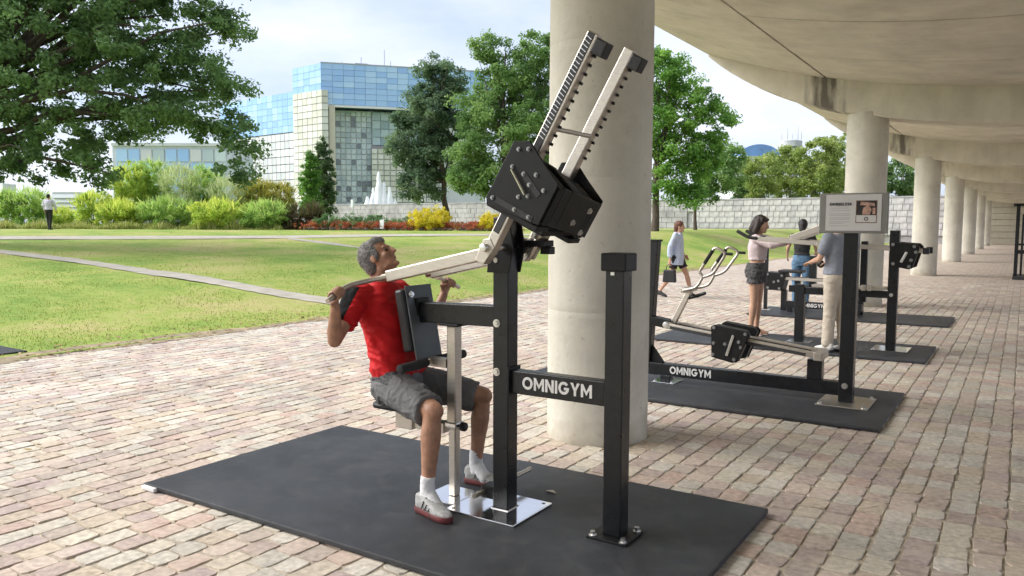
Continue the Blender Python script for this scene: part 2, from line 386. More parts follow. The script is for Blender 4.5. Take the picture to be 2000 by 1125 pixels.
m_blade = leafmat('grass_blade', [(.16,.23,.04),(.22,.29,.055),(.30,.34,.085),(.40,.38,.15)], .45, .8)
def on_path(X, Y):
    k = np.ones(len(X), bool)
    def near(p, w):
        d = np.full(len(X), 1e9)
        for a, b in zip(p[:-1], p[1:]):
            a, b = np.array(a), np.array(b); t = np.clip(((X-a[0])*(b[0]-a[0])+(Y-a[1])*(b[1]-a[1]))/((b-a)@(b-a)), 0, 1)
            d = np.minimum(d, np.hypot(X-a[0]-t*(b[0]-a[0]), Y-a[1]-t*(b[1]-a[1])))
        return d > w
    k &= near([(-45,11.8),(-25.9,11.35),(-21.6,11.35),(-17.3,10.9),(-14.6,11.0),(-11.8,11.1),(-9.8,11.0)], .40)
    k &= near([(-41,3),(-33,14.5),(-30.2,19.1),(-27.3,23.6),(-25,28),(-22.4,30.7),(-18.2,34)], .68)
    k &= near([(-26.4,22.9),(-22.5,21.7),(-19.5,20.55)], .3)
    return k
gz = lambda X, Y: terrain(X, Y)+.008
def dn(X, Y):
    d = np.hypot(X, Y); fr = np.random.default_rng(1).random(len(X)); px, py, dz = to_px(np.c_[X, Y, terrain(X, Y)])
    return np.where(on_path(X, Y) & (px > -300) & (px < 2100) & (dz > 0), np.clip(1.25-(d-10)/18, .12, 1)*np.clip((-9.95-X)*2.5, .15, 1), 0)
tag(blades('lawn_grass', 260000, (-34, -9.9), (2, 34), .012, .034, .011, m_blade, gz, 11, dn), 'short patchy green and straw coloured lawn grass', 'grass', kind='stuff')

# fallen leaves along the lawn edge
m_litter = leafmat('fallen_leaf', [(.22,.13,.06),(.36,.24,.10),(.45,.36,.18),(.30,.20,.12)], .1, .8)
def litter(n, xr, yr, size, zf, seed):
    g = np.random.default_rng(seed); X = xr[0] + (xr[1]-xr[0])*np.abs(g.normal(0, .45, n)).clip(0, 1); Y = g.uniform(*yr, n); Z = zf(X, Y)
    t = g.uniform(0, 2*np.pi, n); a = np.stack([np.cos(t), np.sin(t), g.normal(0, .25, n)], 1)*size*g.uniform(.6, 1.3, n)[:, None]; b = np.stack([-np.sin(t), np.cos(t), g.normal(0, .25, n)], 1)*size*.6*g.uniform(.6, 1.2, n)[:, None]
    C = np.stack([X, Y, Z+.01], 1); V = np.stack([C-a, C-b, C+a, C+b], 1)
    V[:, :, 2] = np.maximum(V[:, :, 2], (Z+.004)[:, None])
    return V, g.random(n)
Va, ra = litter(1500, (-9.75, -11.2), (1.5, 30), .035, lambda X, Y: terrain(X, Y)+.012, 21)
Vb, rb = litter(160, (-9.8, -4.5), (1, 26), .03, lambda X, Y: 0*X+.004, 22)
Vc = np.concatenate([Va, Vb]).reshape(-1, 3)
tag(npmesh('leaf_litter', Vc, np.arange(len(Vc)).reshape(-1, 4), m_litter, rnd=np.concatenate([ra, rb])), 'dry brown leaves scattered along the lawn edge', 'leaf litter', kind='stuff')
# ================================================================ CONCRETE VIADUCT
def concrete(name, col, stain=0.0, stainx=None, foot=False):
    M = bpy.data.materials.new(name); M.use_nodes = True; t = M.node_tree; b = t.nodes['Principled BSDF']; lk = t.links.new
    tc = N(t, 'ShaderNodeTexCoord')
    n = N(t, 'ShaderNodeTexNoise'); n.inputs['Scale'].default_value = 1.3; n.inputs['Detail'].default_value = 9; n.inputs['Roughness'].default_value = .62; lk(tc.outputs['Object'], n.inputs['Vector'])
    r = N(t, 'ShaderNodeValToRGB'); el = r.color_ramp.elements; el[0].position = .32; el[1].position = .68
    el[0].color = tuple(c*.86 for c in col) + (1,); el[1].color = tuple(min(1, c*1.12) for c in col) + (1,); lk(n.outputs['Fac'], r.inputs['Fac'])
    mp = N(t, 'ShaderNodeMapping'); mp.inputs['Scale'].default_value = (3.2, 3.2, .35); lk(tc.outputs['Object'], mp.inputs['Vector'])
    n2 = N(t, 'ShaderNodeTexNoise'); n2.inputs['Scale'].default_value = 1.6; n2.inputs['Detail'].default_value = 6; lk(mp.outputs['Vector'], n2.inputs['Vector'])
    r2 = N(t, 'ShaderNodeValToRGB'); r2.color_ramp.elements[0].position = .34; r2.color_ramp.elements[1].position = .56
    r2.color_ramp.elements[0].color = (.87, .86, .83, 1); r2.color_ramp.elements[1].color = (1, 1, 1, 1); lk(n2.outputs['Fac'], r2.inputs['Fac'])
    mm = N(t, 'ShaderNodeMix', data_type='RGBA', blend_type='MULTIPLY'); mm.inputs['Factor'].default_value = .45; lk(r.outputs['Color'], mm.inputs['A']); lk(r2.outputs['Color'], mm.inputs['B']); out = mm.outputs['Result']
    # fine pores
    v = N(t, 'ShaderNodeTexNoise'); v.inputs['Scale'].default_value = 26; v.inputs['Detail'].default_value = 4; lk(tc.outputs['Object'], v.inputs['Vector'])
    rv_ = N(t, 'ShaderNodeValToRGB'); rv_.color_ramp.elements[0].position = .25; rv_.color_ramp.elements[1].position = .36; rv_.color_ramp.elements[0].color = (.62, .58, .52, 1); rv_.color_ramp.elements[1].color = (1, 1, 1, 1); lk(v.outputs['Fac'], rv_.inputs['Fac'])
    m3 = N(t, 'ShaderNodeMix', data_type='RGBA', blend_type='MULTIPLY'); m3.inputs['Factor'].default_value = .5; lk(out, m3.inputs['A']); lk(rv_.outputs['Color'], m3.inputs['B']); out = m3.outputs['Result']
    if stainx is not None:      # water stain that ran down from the slab joint
        sx = N(t, 'ShaderNodeSeparateXYZ'); lk(tc.outputs['Object'], sx.inputs['Vector'])
        d = N(t, 'ShaderNodeMath', operation='SUBTRACT'); lk(sx.outputs['X'], d.inputs[0]); d.inputs[1].default_value = stainx
        ab = N(t, 'ShaderNodeMath', operation='ABSOLUTE'); lk(d.outputs['Value'], ab.inputs[0])
        nw = N(t, 'ShaderNodeTexNoise'); nw.inputs['Scale'].default_value = 3.5; nw.inputs['Detail'].default_value = 5
        mpw = N(t, 'ShaderNodeMapping'); mpw.inputs['Scale'].default_value = (2.6, .3, .5); lk(tc.outputs['Object'], mpw.inputs['Vector']); lk(mpw.outputs['Vector'], nw.inputs['Vector'])
        sm_ = N(t, 'ShaderNodeMapRange'); sm_.inputs['From Min'].default_value = 0; sm_.inputs['From Max'].default_value = .75; sm_.inputs['To Min'].default_value = 1.05; sm_.inputs['To Max'].default_value = 0; lk(ab.outputs['Value'], sm_.inputs['Value'])
        pr = N(t, 'ShaderNodeMath', operation='MULTIPLY'); lk(sm_.outputs['Result'], pr.inputs[0]); lk(nw.outputs['Fac'], pr.inputs[1])
        rs = N(t, 'ShaderNodeMapRange'); rs.inputs['From Min'].default_value = .22; rs.inputs['From Max'].default_value = .5; rs.inputs['To Max'].default_value = .82; lk(pr.outputs['Value'], rs.inputs['Value'])
        mx_ = N(t, 'ShaderNodeMix', data_type='RGBA'); lk(rs.outputs['Result'], mx_.inputs['Factor']); lk(out, mx_.inputs['A']); mx_.inputs['B'].default_value = (.07, .06, .05, 1); out = mx_.outputs['Result']
    if foot:                    # splashed dirt and scuffs at the foot, drips below each lift joint
        sx = N(t, 'ShaderNodeSeparateXYZ'); lk(tc.outputs['Object'], sx.inputs['Vector'])
        nf = N(t, 'ShaderNodeTexNoise'); nf.inputs['Scale'].default_value = 5; nf.inputs['Detail'].default_value = 7; lk(tc.outputs['Object'], nf.inputs['Vector'])
        a1 = N(t, 'ShaderNodeMath', operation='MULTIPLY_ADD'); a1.inputs[1].default_value = .55; a1.inputs[2].default_value = -.12; lk(nf.outputs['Fac'], a1.inputs[0])
        a2 = N(t, 'ShaderNodeMath', operation='SUBTRACT'); lk(a1.outputs['Value'], a2.inputs[0]); lk(sx.outputs['Z'], a2.inputs[1])
        a3 = N(t, 'ShaderNodeMapRange'); a3.inputs['From Min'].default_value = -.05; a3.inputs['From Max'].default_value = .2; a3.inputs['To Max'].default_value = .6; lk(a2.outputs['Value'], a3.inputs['Value'])
        mf = N(t, 'ShaderNodeMix', data_type='RGBA'); lk(a3.outputs['Result'], mf.inputs['Factor']); lk(out, mf.inputs['A']); mf.inputs['B'].default_value = (.26, .21, .14, 1); out = mf.outputs['Result']
        ns_ = N(t, 'ShaderNodeTexNoise'); ns_.inputs['Scale'].default_value = 2.2; ns_.inputs['Detail'].default_value = 8; ns_.inputs['Roughness'].default_value = .7; lk(tc.outputs['Object'], ns_.inputs['Vector'])
        rs_ = N(t, 'ShaderNodeMapRange'); rs_.inputs['From Min'].default_value = .56; rs_.inputs['From Max'].default_value = .70; rs_.inputs['To Max'].default_value = .35; lk(ns_.outputs['Fac'], rs_.inputs['Value'])
        mg = N(t, 'ShaderNodeMix', data_type='RGBA'); lk(rs_.outputs['Result'], mg.inputs['Factor']); lk(out, mg.inputs['A']); mg.inputs['B'].default_value = (.36, .32, .26, 1); out = mg.outputs['Result']
    lk(out, b.inputs['Base Color']); b.inputs['Roughness'].default_value = .85; b.inputs['Specular IOR Level'].default_value = .3
    bp = N(t, 'ShaderNodeBump'); bp.inputs['Strength'].default_value = .35; bp.inputs['Distance'].default_value = .01; lk(v.outputs['Fac'], bp.inputs['Height']); lk(bp.outputs['Normal'], b.inputs['Normal'])
    return M
m_con = concrete('board_concrete', (.65, .615, .53)); m_colc = concrete('column_concrete', (.585, .56, .485), foot=True); m_beam = concrete('beam_concrete', (.64, .60, .51), stainx=-3.5)
m_deck = mat('deck_concrete', (.10, .09, .08), .9, var=.2)
via = thing('viaduct', (COLX, COLY0, 0), 'concrete viaduct on a row of round columns, sheltering the paved walk', 'viaduct')
XL, XR, XC = -6.0, 7.0, 0.5
def zs(x): return 4.13 + .0293*(x-XC)**2
def depth(x):
    e = min(x-XL, XR-x); return .03 + .64*(1-math.exp(-max(0, e)/1.15))
beamY = [COLY0 + COLS*k for k in range(-2, 7)]
# columns (each lift of the formwork leaves a slight groove)
for k in range(0, 7):
    zt = zs(COLX)-depth(COLX)+.06
    prof = [(COLR+.004, -.05), (COLR+.004, .02), (COLR, .05)]
    for zj in (.98, 1.96, 2.94):
        prof += [(COLR, zj-.05), (COLR, zj-.010), (COLR-.0015, zj-.004), (COLR-.0015, zj+.004), (COLR, zj+.010), (COLR, zj+.05)]
    prof += [(COLR, zt)]
    c = MB(); c.lathe((COLX, COLY0+COLS*k, 0), prof, 56 if k < 2 else 32); c.build('column', m_colc, via, smooth=True)
# cross beams
BW = .36
for y in beamY:
    xs = np.concatenate([np.linspace(XL+.05, -2, 16), np.linspace(-1.5, 4, 8), np.linspace(4.4, XR-.05, 10)])
    top = [(x, zs(x)+.03) for x in xs]; bot = [(x, zs(x)-depth(x)) for x in xs]
    n = len(xs); vs = []
    for Y in (y-BW, y+BW):
        vs += [(x, Y, z) for x, z in top] + [(x, Y, z) for x, z in bot]
    fs = []
    for i in range(n-1):
        fs += [(i, i+1, n+i+1, n+i), (2*n+i, 3*n+i, 3*n+i+1, 2*n+i+1), (n+i, n+i+1, 3*n+i+1, 3*n+i), (i, 2*n+i, 2*n+i+1, i+1)]
    fs += [(0, n, 3*n, 2*n), (n-1, 3*n-1, 4*n-1, 2*n-1)]
    b = MB(); b.add(vs, fs); b.build('cross_beam', m_beam, via, bevel=.02, seg=2)
# slab panels between open joints
def panel(x0, x1, y0, y1, nx):
    xs = np.linspace(x0, x1, nx+1); j = random.uniform(-.013, .013); P = MB(); vs = []
    for Y in (y0, y1):
        vs += [(x, Y, zs(x)+j) for x in xs] + [(x, Y, zs(x)+.2) for x in xs]
    n = nx+1; fs = []
    for i in range(nx): fs += [(i, i+1, 2*n+i+1, 2*n+i), (n+i, 3*n+i, 3*n+i+1, n+i+1), (i, n+i, n+i+1, i+1), (2*n+i, 2*n+i+1, 3*n+i+1, 3*n+i)]
    fs += [(0, 2*n, 3*n, n), (nx, n+nx, 3*n+nx, 2*n+nx)]
    P.add(vs, fs); return P.build('slab_panel', m_con, via, bevel=.008, seg=1)
J = .02
for k in range(-2, 6):
    y0 = COLY0+COLS*k; q = COLS/4
    panel(XL, -3.5-J, y0+.004, y0+COLS-.004, 8)
    for i in range(4): panel(-3.5+J, XR, y0+q*i+.036, y0+q*(i+1)-.036, 18)
panel(XL, XR, COLY0+COLS*6+.004, 92, 20); panel(XL, XR, -30, COLY0-2*COLS-.004, 20)
# deck above closes the joints
dk = MB(); xs = np.linspace(XL+.08, XR, 25); vs = []
for Y in (-30, 92): vs += [(x, Y, zs(x)+.21) for x in xs] + [(x, Y, 5.9) for x in xs]
n = 25; fs = []
for i in range(24): fs += [(i, i+1, 2*n+i+1, 2*n+i), (n+i, 3*n+i, 3*n+i+1, n+i+1), (i, n+i, n+i+1, i+1), (2*n+i, 2*n+i+1, 3*n+i+1, 3*n+i)]
fs += [(0, 2*n, 3*n, n), (24, n+24, 3*n+24, 2*n+24)]
dk.add(vs, fs); dk.build('deck', m_deck, via)

# ================================================================ WALLS AT THE FAR END
m_stone = mat('limestone_block', (.48, .465, .47), .9, var=.22, vscale=1.2, bump=.5, bscale=10, var2=.3, v2scale=.5)
m_stone2 = mat('limestone_block_pale', (.54, .525, .52), .9, var=.18, vscale=1.5, bump=.5, bscale=10, var2=.2, v2scale=.5)
m_stone3 = mat('limestone_block_grey', (.42, .41, .42), .9, var=.22, vscale=1.3, bump=.5, bscale=10, var2=.3, v2scale=.5)
m_mort = mat('wall_mortar', (.33, .32, .325), 1, var=.2)
WY = 80.0
wall = thing('stone_wall', (-40, WY, 0), 'long pale stone block wall closing the park lawn', 'wall')
w = MB(); w.box((-95, WY+.06, -.2), (-4.6, WY+.6, 4.15)); w.build('wall_core', m_mort, wall)
def unit_block():
    b = MB(); b.box((-.5, -.5, -.5), (.5, .5, .5)); bm = b
    me = bpy.data.meshes.new('stone_block'); me.from_pydata(bm.v, [], bm.f); return me
blocks = []
z = .75
for row in range(6):
    hh = .575; x = -30 + random.random()*.6
    while x < -4.7:
        wd = random.choice((.6, .75, .9, 1.05)); x2 = min(x+wd, -4.65)
        if x2-x > .25: blocks.append((x, x2, z, z+hh))
        x = x2
    z += hh
random.shuffle(blocks)
prot = {}
for i, (a, b_, c, d) in enumerate(blocks[:300]):
    mm_ = random.choice((m_stone, m_stone, m_stone2, m_stone3))
    if mm_.name not in prot: me = unit_block(); me.materials.append(mm_); prot[mm_.name] = me
    o = bpy.data.objects.new('stone_block', prot[mm_.name]); o.scale = (b_-a-.035, .16, d-c-.03); o.location = ((a+b_)/2, WY+random.uniform(-.015, .015), (c+d)/2); link(o, wall)
rb = MB()
for (a, b_, c, d) in blocks[300:]: rb.box((a+.017, WY-.07, c+.015), (b_-.017, WY+.08, d-.015))
z = .75
for row in range(6):
    x = -95.0
    while x < -30.05:
        wd = random.choice((.9, 1.2, 1.5)); x2 = min(x+wd, -30.02); y = WY+random.uniform(-.02, .02); rb.box((x+.02, y-.08, z+.015), (x2-.02, y+.08, z+.56)); x = x2
    z += .575
tag(rb.build('stone_blocks', m_stone, wall), kind='stuff')
cp = MB()
cp.box((-95, WY-.12, 4.2), (-4.6, WY+.66, 4.36)); cp.build('coping', m_stone3, wall, bevel=.02)
# concrete end wall under the viaduct
m_endw = concrete('end_wall_concrete', (.56, .52, .42))
ew = thing('end_wall', (2, 84, 0), 'pale concrete wall with horizontal courses closing the far end of the arcade', 'wall')
b = MB(); b.box((-4.5, 84.2, 0), (11.9, 84.7, 4.4)); b.build('wall_core', m_mort, ew)
for i in range(8):
    b = MB(); y0 = 84 + random.uniform(0, .03); b.box((-4.55, y0, i*.56+.015), (12, 84.16, (i+1)*.56-.015)); b.build('wall_course', m_endw, ew, bevel=.015, seg=1)
# ================================================================ GYM MACHINES
m_black = mat('black_powder_coat', (.006, .007, .009), .3, var=.3, vscale=20, bump=.08, bscale=400, spec=.5)
m_blackm = mat('matt_black_plate', (.008, .0085, .009), .45, var=.25, vscale=12, bump=.05, bscale=300, spec=.3)
m_steel = mat('brushed_stainless', (.56, .515, .455), .42, 1, var=.1, vscale=20, bump=.05, bscale=200, stretch=(1, 1, 14))
m_chrome = mat('polished_stainless', (.72, .72, .72), .14, 1, var=.08, vscale=6, bump=.03, bscale=30)
m_dbolt = mat('dull_steel_bolt', (.30, .30, .295), .45, 1, var=.2)
m_zinc = mat('zinc_bolt', (.70, .69, .66), .3, 1, var=.1)
m_rub = mat('rubber_mat', (.040, .043, .050), .5, var=.25, vscale=3, bump=.35, bscale=500, var2=.35, v2scale=1.2, spec=.35)
def dusty(M, col, lo, hi, amt, scale):
    """dust and scuffs trodden on a dark surface"""
    t = M.node_tree; b = t.nodes['Principled BSDF']; src = b.inputs['Base Color'].links[0].from_socket; tc = N(t, 'ShaderNodeTexCoord')
    n = N(t, 'ShaderNodeTexNoise'); n.inputs['Scale'].default_value = scale; n.inputs['Detail'].default_value = 9; n.inputs['Roughness'].default_value = .68; t.links.new(tc.outputs['Object'], n.inputs['Vector'])
    r = N(t, 'ShaderNodeMapRange'); r.inputs['From Min'].default_value = lo; r.inputs['From Max'].default_value = hi; r.inputs['To Max'].default_value = amt; t.links.new(n.outputs['Fac'], r.inputs['Value'])
    m = N(t, 'ShaderNodeMix', data_type='RGBA'); m.inputs['B'].default_value = col + (1,); t.links.new(r.outputs['Result'], m.inputs['Factor']); t.links.new(src, m.inputs['A']); t.links.new(m.outputs['Result'], b.inputs['Base Color'])
dusty(m_rub, (.15, .145, .14), .48, .85, .3, 9)
dusty(m_black, (.08, .076, .07), .56, .85, .22, 9)
m_pad = mat('black_vinyl', (.014, .014, .015), .5, var=.2, vscale=15, bump=.15, bscale=80)
m_gplate = mat('grey_back_plate', (.075, .085, .092), .45, var=.15, vscale=10)
m_foam = mat('black_foam_grip', (.02, .02, .021), .8, var=.2, bump=.3, bscale=300)
m_white = mat('white_vinyl_letter', (.66, .65, .63), .6, var=.1, vscale=40)
m_stain_d = mat('dark_scale_strip', (.03, .03, .032), .5, var=.3)

def mat_rect(name, x0, x1, y0, y1, label, rot=0, group=None):
    t = .035; b = MB(); b.box((x0, y0, .006), (x1, y1, t)); o = b.build(name, m_rub, bevel=.006, seg=2)
    if rot:
        c = Vector(((x0+x1)/2, (y0+y1)/2, 0)); o.data.transform(Matrix.Translation(c) @ Matrix.Rotation(rot, 4, 'Z') @ Matrix.Translation(-c))
    return tag(o, label, 'rubber mat', group)
GM = 'rubber mats under the machines'
mat_rect('rubber_mat', -4.45, -1.125, 2.70, 4.37, 'big black rubber mat under the man in the red shirt', 0.006, GM)
mat_rect('rubber_mat', -4.40, -.88, 6.615, 8.21, 'black rubber mat under the machine with the sign on its post', 0, GM)
mat_rect('rubber_mat', -4.40, -.90, 10.24, 11.65, 'black rubber mat the woman in shorts stands on', 0, GM)
mat_rect('rubber_mat', -4.15, -.94, 14.15, 15.65, 'black rubber mat farthest from the camera under the bench machine', 0, GM)
mat_rect('rubber_mat', -14.0, -10.32, 3.0, 4.78, 'corner of a black rubber mat on the lawn edge at the far left', 0, GM)

def hexbolt(b, c, n, r=.014, h=.012):
    """bolt head and washer on a surface whose outward normal is n"""
    c, n = Vector(c), Vector(n).normalized(); b.tube([c, c+n*.004], r*1.5, 14); b.tube([c+n*.004, c+n*(.004+h)], r, 6)
def bolts(name, parent, pts, n, r=.014, h=.012):
    for p in pts: b = MB(); hexbolt(b, p, n, r, h); b.build(name, m_zinc, parent)
def glyph(ch):
    """bold geometric capitals of height 1: list of closed outlines (or rings) and the advance width"""
    k = .21
    def ring(w, a0, a1, n=26):
        o = []; t = np.linspace(a0, a1, n); rx, ry = w/2, .5
        for q in t: o.append(((rx+rx*math.cos(q), .5+ry*math.sin(q)), (rx+(rx-k)*math.cos(q), .5+(ry-k)*math.sin(q))))
        return o
    if ch == 'I': return [[(0,0),(k,0),(k,1),(0,1)]], [], k
    if ch == 'N': w = .80; return [[(0,0),(k,0),(k,.62),(w-k,0),(w,0),(w,1),(w-k,1),(w-k,.38),(k,1),(0,1)]], [], w
    if ch == 'M': w = .98; return [[(0,0),(k,0),(k,.60),(w/2,.16),(w-k,.60),(w-k,0),(w,0),(w,1),(w-k*.95,1),(w/2,.46),(k*.95,1),(0,1)]], [], w
    if ch == 'Y': w = .84; return [[(w/2-k/2,0),(w/2+k/2,0),(w/2+k/2,.40),(w,1),(w-k*1.15,1),(w/2,.58),(k*1.15,1),(0,1),(w/2-k/2,.40)]], [], w
    if ch == 'O': return [], [ring(1.0, 0, 2*math.pi, 33)], 1.0
    if ch == 'G': return [[(.52,.36),(.96,.36),(.985,.55),(.52,.55)]], [ring(.98, R(38), R(345), 28)], .985
    return [], [], .4
def lettering(parent, text, x0, x1, y, z0, z1, name='letter', m=None):
    """raised letters on a face looking along -Y, one part per letter"""
    adv = []; x = 0
    for ch in text: adv.append(x); x += glyph(ch)[2] + .11
    sx = (x1-x0)/(x-.11); h = z1-z0; last = None
    for ch, a in zip(text, adv):
        polys, rings, w = glyph(ch); b = MB(); P2 = lambda u, v: (x0+(a+u)*sx, z0+v*h)
        for q in polys: b.prism([P2(*p) for p in q], y-.003, y+.001)
        for rg in rings:
            n = len(rg); vs = []
            for o, i_ in rg:
                for yy in (y-.0031, y+.001): (ux, uz), (ix, iz) = P2(*o), P2(*i_); vs += [(ux, yy, uz), (ix, yy, iz)]
            fs = []
            for k in range(n-1):
                c, d = 4*k, 4*k+4; fs += [(c, c+1, d+1, d), (c+2, d+2, d+3, c+3), (c, d, d+2, c+2), (c+1, c+3, d+3, d+1)]
            fs += [(0, 2, 3, 1), (4*n-4, 4*n-3, 4*n-1, 4*n-2)]
            b.add(vs, fs)
        last = b.build(name, m or m_white, parent)
    return last
def part(name, m, parent, fn, bevel=.004, smooth=False):
    b = MB(); fn(b); return b.build(name, m, parent, bevel=bevel, smooth=smooth)
def arc(p, q, r, n=6): pass
def fillet(pts, rad=.03, n=5):
    """round the corners of a polyline"""
    pts = [Vector(p) for p in pts]; out = [pts[0]]
    for a, b, c in zip(pts[:-2], pts[1:-1], pts[2:]):
        d1, d2 = (a-b), (c-b); k = min(rad, d1.length*.45, d2.length*.45); p, q = b+d1.normalized()*k, b+d2.normalized()*k
        for i in range(n+1): t = i/n; out.append((1-t)**2*p + 2*t*(1-t)*b + t*t*q)
    return out + [pts[-1]]

# ---------------- machine in front: pull-down
Yc = 3.55
M1 = thing('pulldown_machine', (-2.36, Yc, .035), 'black steel pull-down machine with tilted rails that the man in red is using', 'gym machine')
part('main_post', m_black, M1, lambda b: b.box((-2.408, Yc-.05, .047), (-2.308, Yc+.05, 1.66)), .006)
bp1 = part('base_plate', m_chrome, M1, lambda b: b.box((-2.62, Yc-.21, .0355), (-2.168, Yc+.20, .047)), .003)
for x, y in ((-2.585, Yc-.175), (-2.205, Yc-.175), (-2.205, Yc+.165), (-2.585, Yc+.165)):
    part('bolt_hole', m_pad, bp1, lambda b: b.tube([(x, y, .0465), (x, y, .0476)], .011, 16), 0)
part('weld', m_zinc, bp1, lambda b: b.tube([(-2.412, Yc-.054, .049), (-2.304, Yc-.054, .049), (-2.304, Yc+.054, .049), (-2.412, Yc+.054, .049), (-2.412, Yc-.054, .049)], .004, 6), 0, True)
part('front_plate', m_chrome, M1, lambda b: b.box((-2.86, Yc-.13, .0358), (-2.625, Yc+.13, .0465)), .003)
part('seat_post', m_steel, M1, lambda b: b.box((-2.736, Yc-.025, .047), (-2.686, Yc+.025, .50)), .008)
sl = part('post_sleeve', m_steel, M1, lambda b: b.box((-2.743, Yc-.032, .44), (-2.679, Yc+.032, 1.043)), .008)
part('sleeve_cap', m_blackm, sl, lambda b: b.box((-2.78, Yc-.06, 1.043), (-2.645, Yc+.06, 1.056)), .002)
cl = part('clamp_collar', m_zinc, M1, lambda b: b.box((-2.751, Yc-.04, .452), (-2.671, Yc+.04, .482)), .006)
part('clamp_knob', m_blackm, cl, lambda b: (b.tube([(-2.672, Yc-.02, .467), (-2.645, Yc-.02, .467)], .009, 10), b.tube([(-2.645, Yc-.02, .467), (-2.615, Yc-.02, .467)], .026, 14)), .003, True)
bolts('post_bolt', M1, [(-2.382, Yc-.05, 1.428), (-2.382, Yc-.05, 1.084), (-2.382, Yc-.05, .816)], (0, -1, 0), .015)
part('foot_bar', m_steel, M1, lambda b: b.tube([(-2.47, 3.41, .125), (-2.47, 4.0, .125)], .014, 14), 0, True)
part('foot_bar_bracket', m_blackm, M1, lambda b: b.box((-2.49, Yc-.045, .09), (-2.41, Yc+.045, .16)), .004)
cbm = part('cross_beam', m_black, M1, lambda b: b.box((-2.306, Yc-.036, .705), (-1.732, Yc+.036, .832)), .006)
part('end_plate', m_blackm, M1, lambda b: b.box((-2.308, Yc-.06, .69), (-2.296, Yc+.06, .848)), .002)
lettering(cbm, 'OMNIGYM', -2.222, -1.803, Yc-.0362, .738, .806)
part('rear_post', m_black, M1, lambda b: b.box((-1.73, Yc-.05, .047), (-1.63, Yc+.05, 1.40)), .006)
cap = part('post_cap', m_blackm, M1, lambda b: b.box((-1.75, Yc-.068, 1.392), (-1.612, Yc+.068, 1.482)), .008)
part('cap_label', m_zinc, cap, lambda b: b.box((-1.70, Yc-.054, 1.372), (-1.68, Yc-.0505, 1.388)), 0)
rp = part('rear_base_plate', m_blackm, M1, lambda b: b.box((-1.79, Yc-.11, .0355), (-1.572, Yc+.11, .047)), .003)
bolts('anchor_bolt', rp, [(-1.765, Yc-.085, .047), (-1.597, Yc-.085, .047), (-1.597, Yc+.085, .047), (-1.765, Yc+.085, .047)], (0, 0, 1), .014, .018)
part('pad_beam', m_black, M1, lambda b: b.bar((-2.955, Yc, 1.107), (-2.406, Yc, 1.118), .075, .118), .006)
# chest pad leans with its foot towards the post
def slab(p0, p1, y0, y1, th):
    """slab in the XZ plane from p0 to p1 whose thickness th lies on the +X side"""
    d = Vector((p1[0]-p0[0], p1[1]-p0[1])).normalized(); n = Vector((d.y, -d.x)); n = n if n.x > 0 else -n
    q = [p0, p1, (p1[0]+n.x*th, p1[1]+n.y*th), (p0[0]+n.x*th, p0[1]+n.y*th)]
    return lambda b: b.prism(q, y0, y1)
part('chest_pad', m_pad, M1, slab((-3.055, 1.235), (-2.985, .875), Yc-.13, Yc+.13, .065), .016)
part('pad_back_plate', m_gplate, M1, slab((-2.988, 1.262), (-2.90, .83), Yc-.115, Yc+.115, .012), .003)
part('pad_bracket', m_blackm, M1, lambda b: b.box((-2.965, Yc-.055, 1.03), (-2.94, Yc+.055, 1.19)), .003)
bolts('pad_bolt', M1, [(-2.955, Yc-.09, 1.215)], (1, -.1, .2), .012)
part('thigh_roller', m_foam, M1, lambda b: b.tube([(-2.865, Yc-.30, .816), (-2.865, Yc-.06, .822)], .027, 16), .008, True)
part('thigh_roller', m_foam, M1, lambda b: b.tube([(-2.865, Yc+.06, .822), (-2.865, Yc+.30, .824)], .027, 16), .008, True)
part('roller_arm', m_steel, M1, lambda b: (b.tube([(-2.865, Yc-.29, .818), (-2.865, Yc+.29, .822)], .012, 10), b.box((-2.875, Yc-.03, .795), (-2.75, Yc+.03, .845))), 0)
part('seat', m_pad, M1, lambda b: b.box((-3.235, Yc-.135, .515), (-2.93, Yc+.135, .56)), .02)
part('seat_bracket', m_steel, M1, lambda b: (b.box((-3.12, Yc-.05, .40), (-2.99, Yc+.05, .494)), b.box((-3.0, Yc-.035, .41), (-2.765, Yc+.035, .47))), .004)
part('pivot_bracket', m_blackm, M1, lambda b: (b.prism([(-2.44,1.36),(-2.30,1.36),(-2.27,1.50),(-2.30,1.66),(-2.36,1.68),(-2.42,1.55)], Yc-.062, Yc-.0505), b.prism([(-2.44,1.36),(-2.30,1.36),(-2.27,1.50),(-2.30,1.66),(-2.36,1.68),(-2.42,1.55)], Yc+.0505, Yc+.062)), .002)
part('pivot_axle', m_zinc, M1, lambda b: (b.tube([(-2.33, Yc-.26, 1.50), (-2.33, Yc+.26, 1.50)], .022, 16), b.tube([(-2.33, Yc+.10, 1.50), (-2.33, Yc+.17, 1.50)], .05, 20)), .003, True)
part('damper', m_steel, M1, lambda b: (b.tube([(-2.13, Yc+.13, 1.72), (-2.22, Yc+.13, 1.54)], .045, 18), b.tube([(-2.22, Yc+.13, 1.54), (-2.28, Yc+.13, 1.44)], .028, 14)), .003, True)
part('damper_bracket', m_blackm, M1, lambda b: (b.box((-2.31, Yc+.07, 1.50), (-2.16, Yc+.18, 1.535)), b.box((-2.20, Yc+.10, 1.46), (-2.14, Yc+.16, 1.50))), .004)
ra_, rb_ = Vector((-2.325, 0, 1.475)), Vector((-1.722, 0, 2.515)); rd = (rb_-ra_).normalized(); rn = Vector((rd.z, 0, -rd.x))   # rn points to +X / down
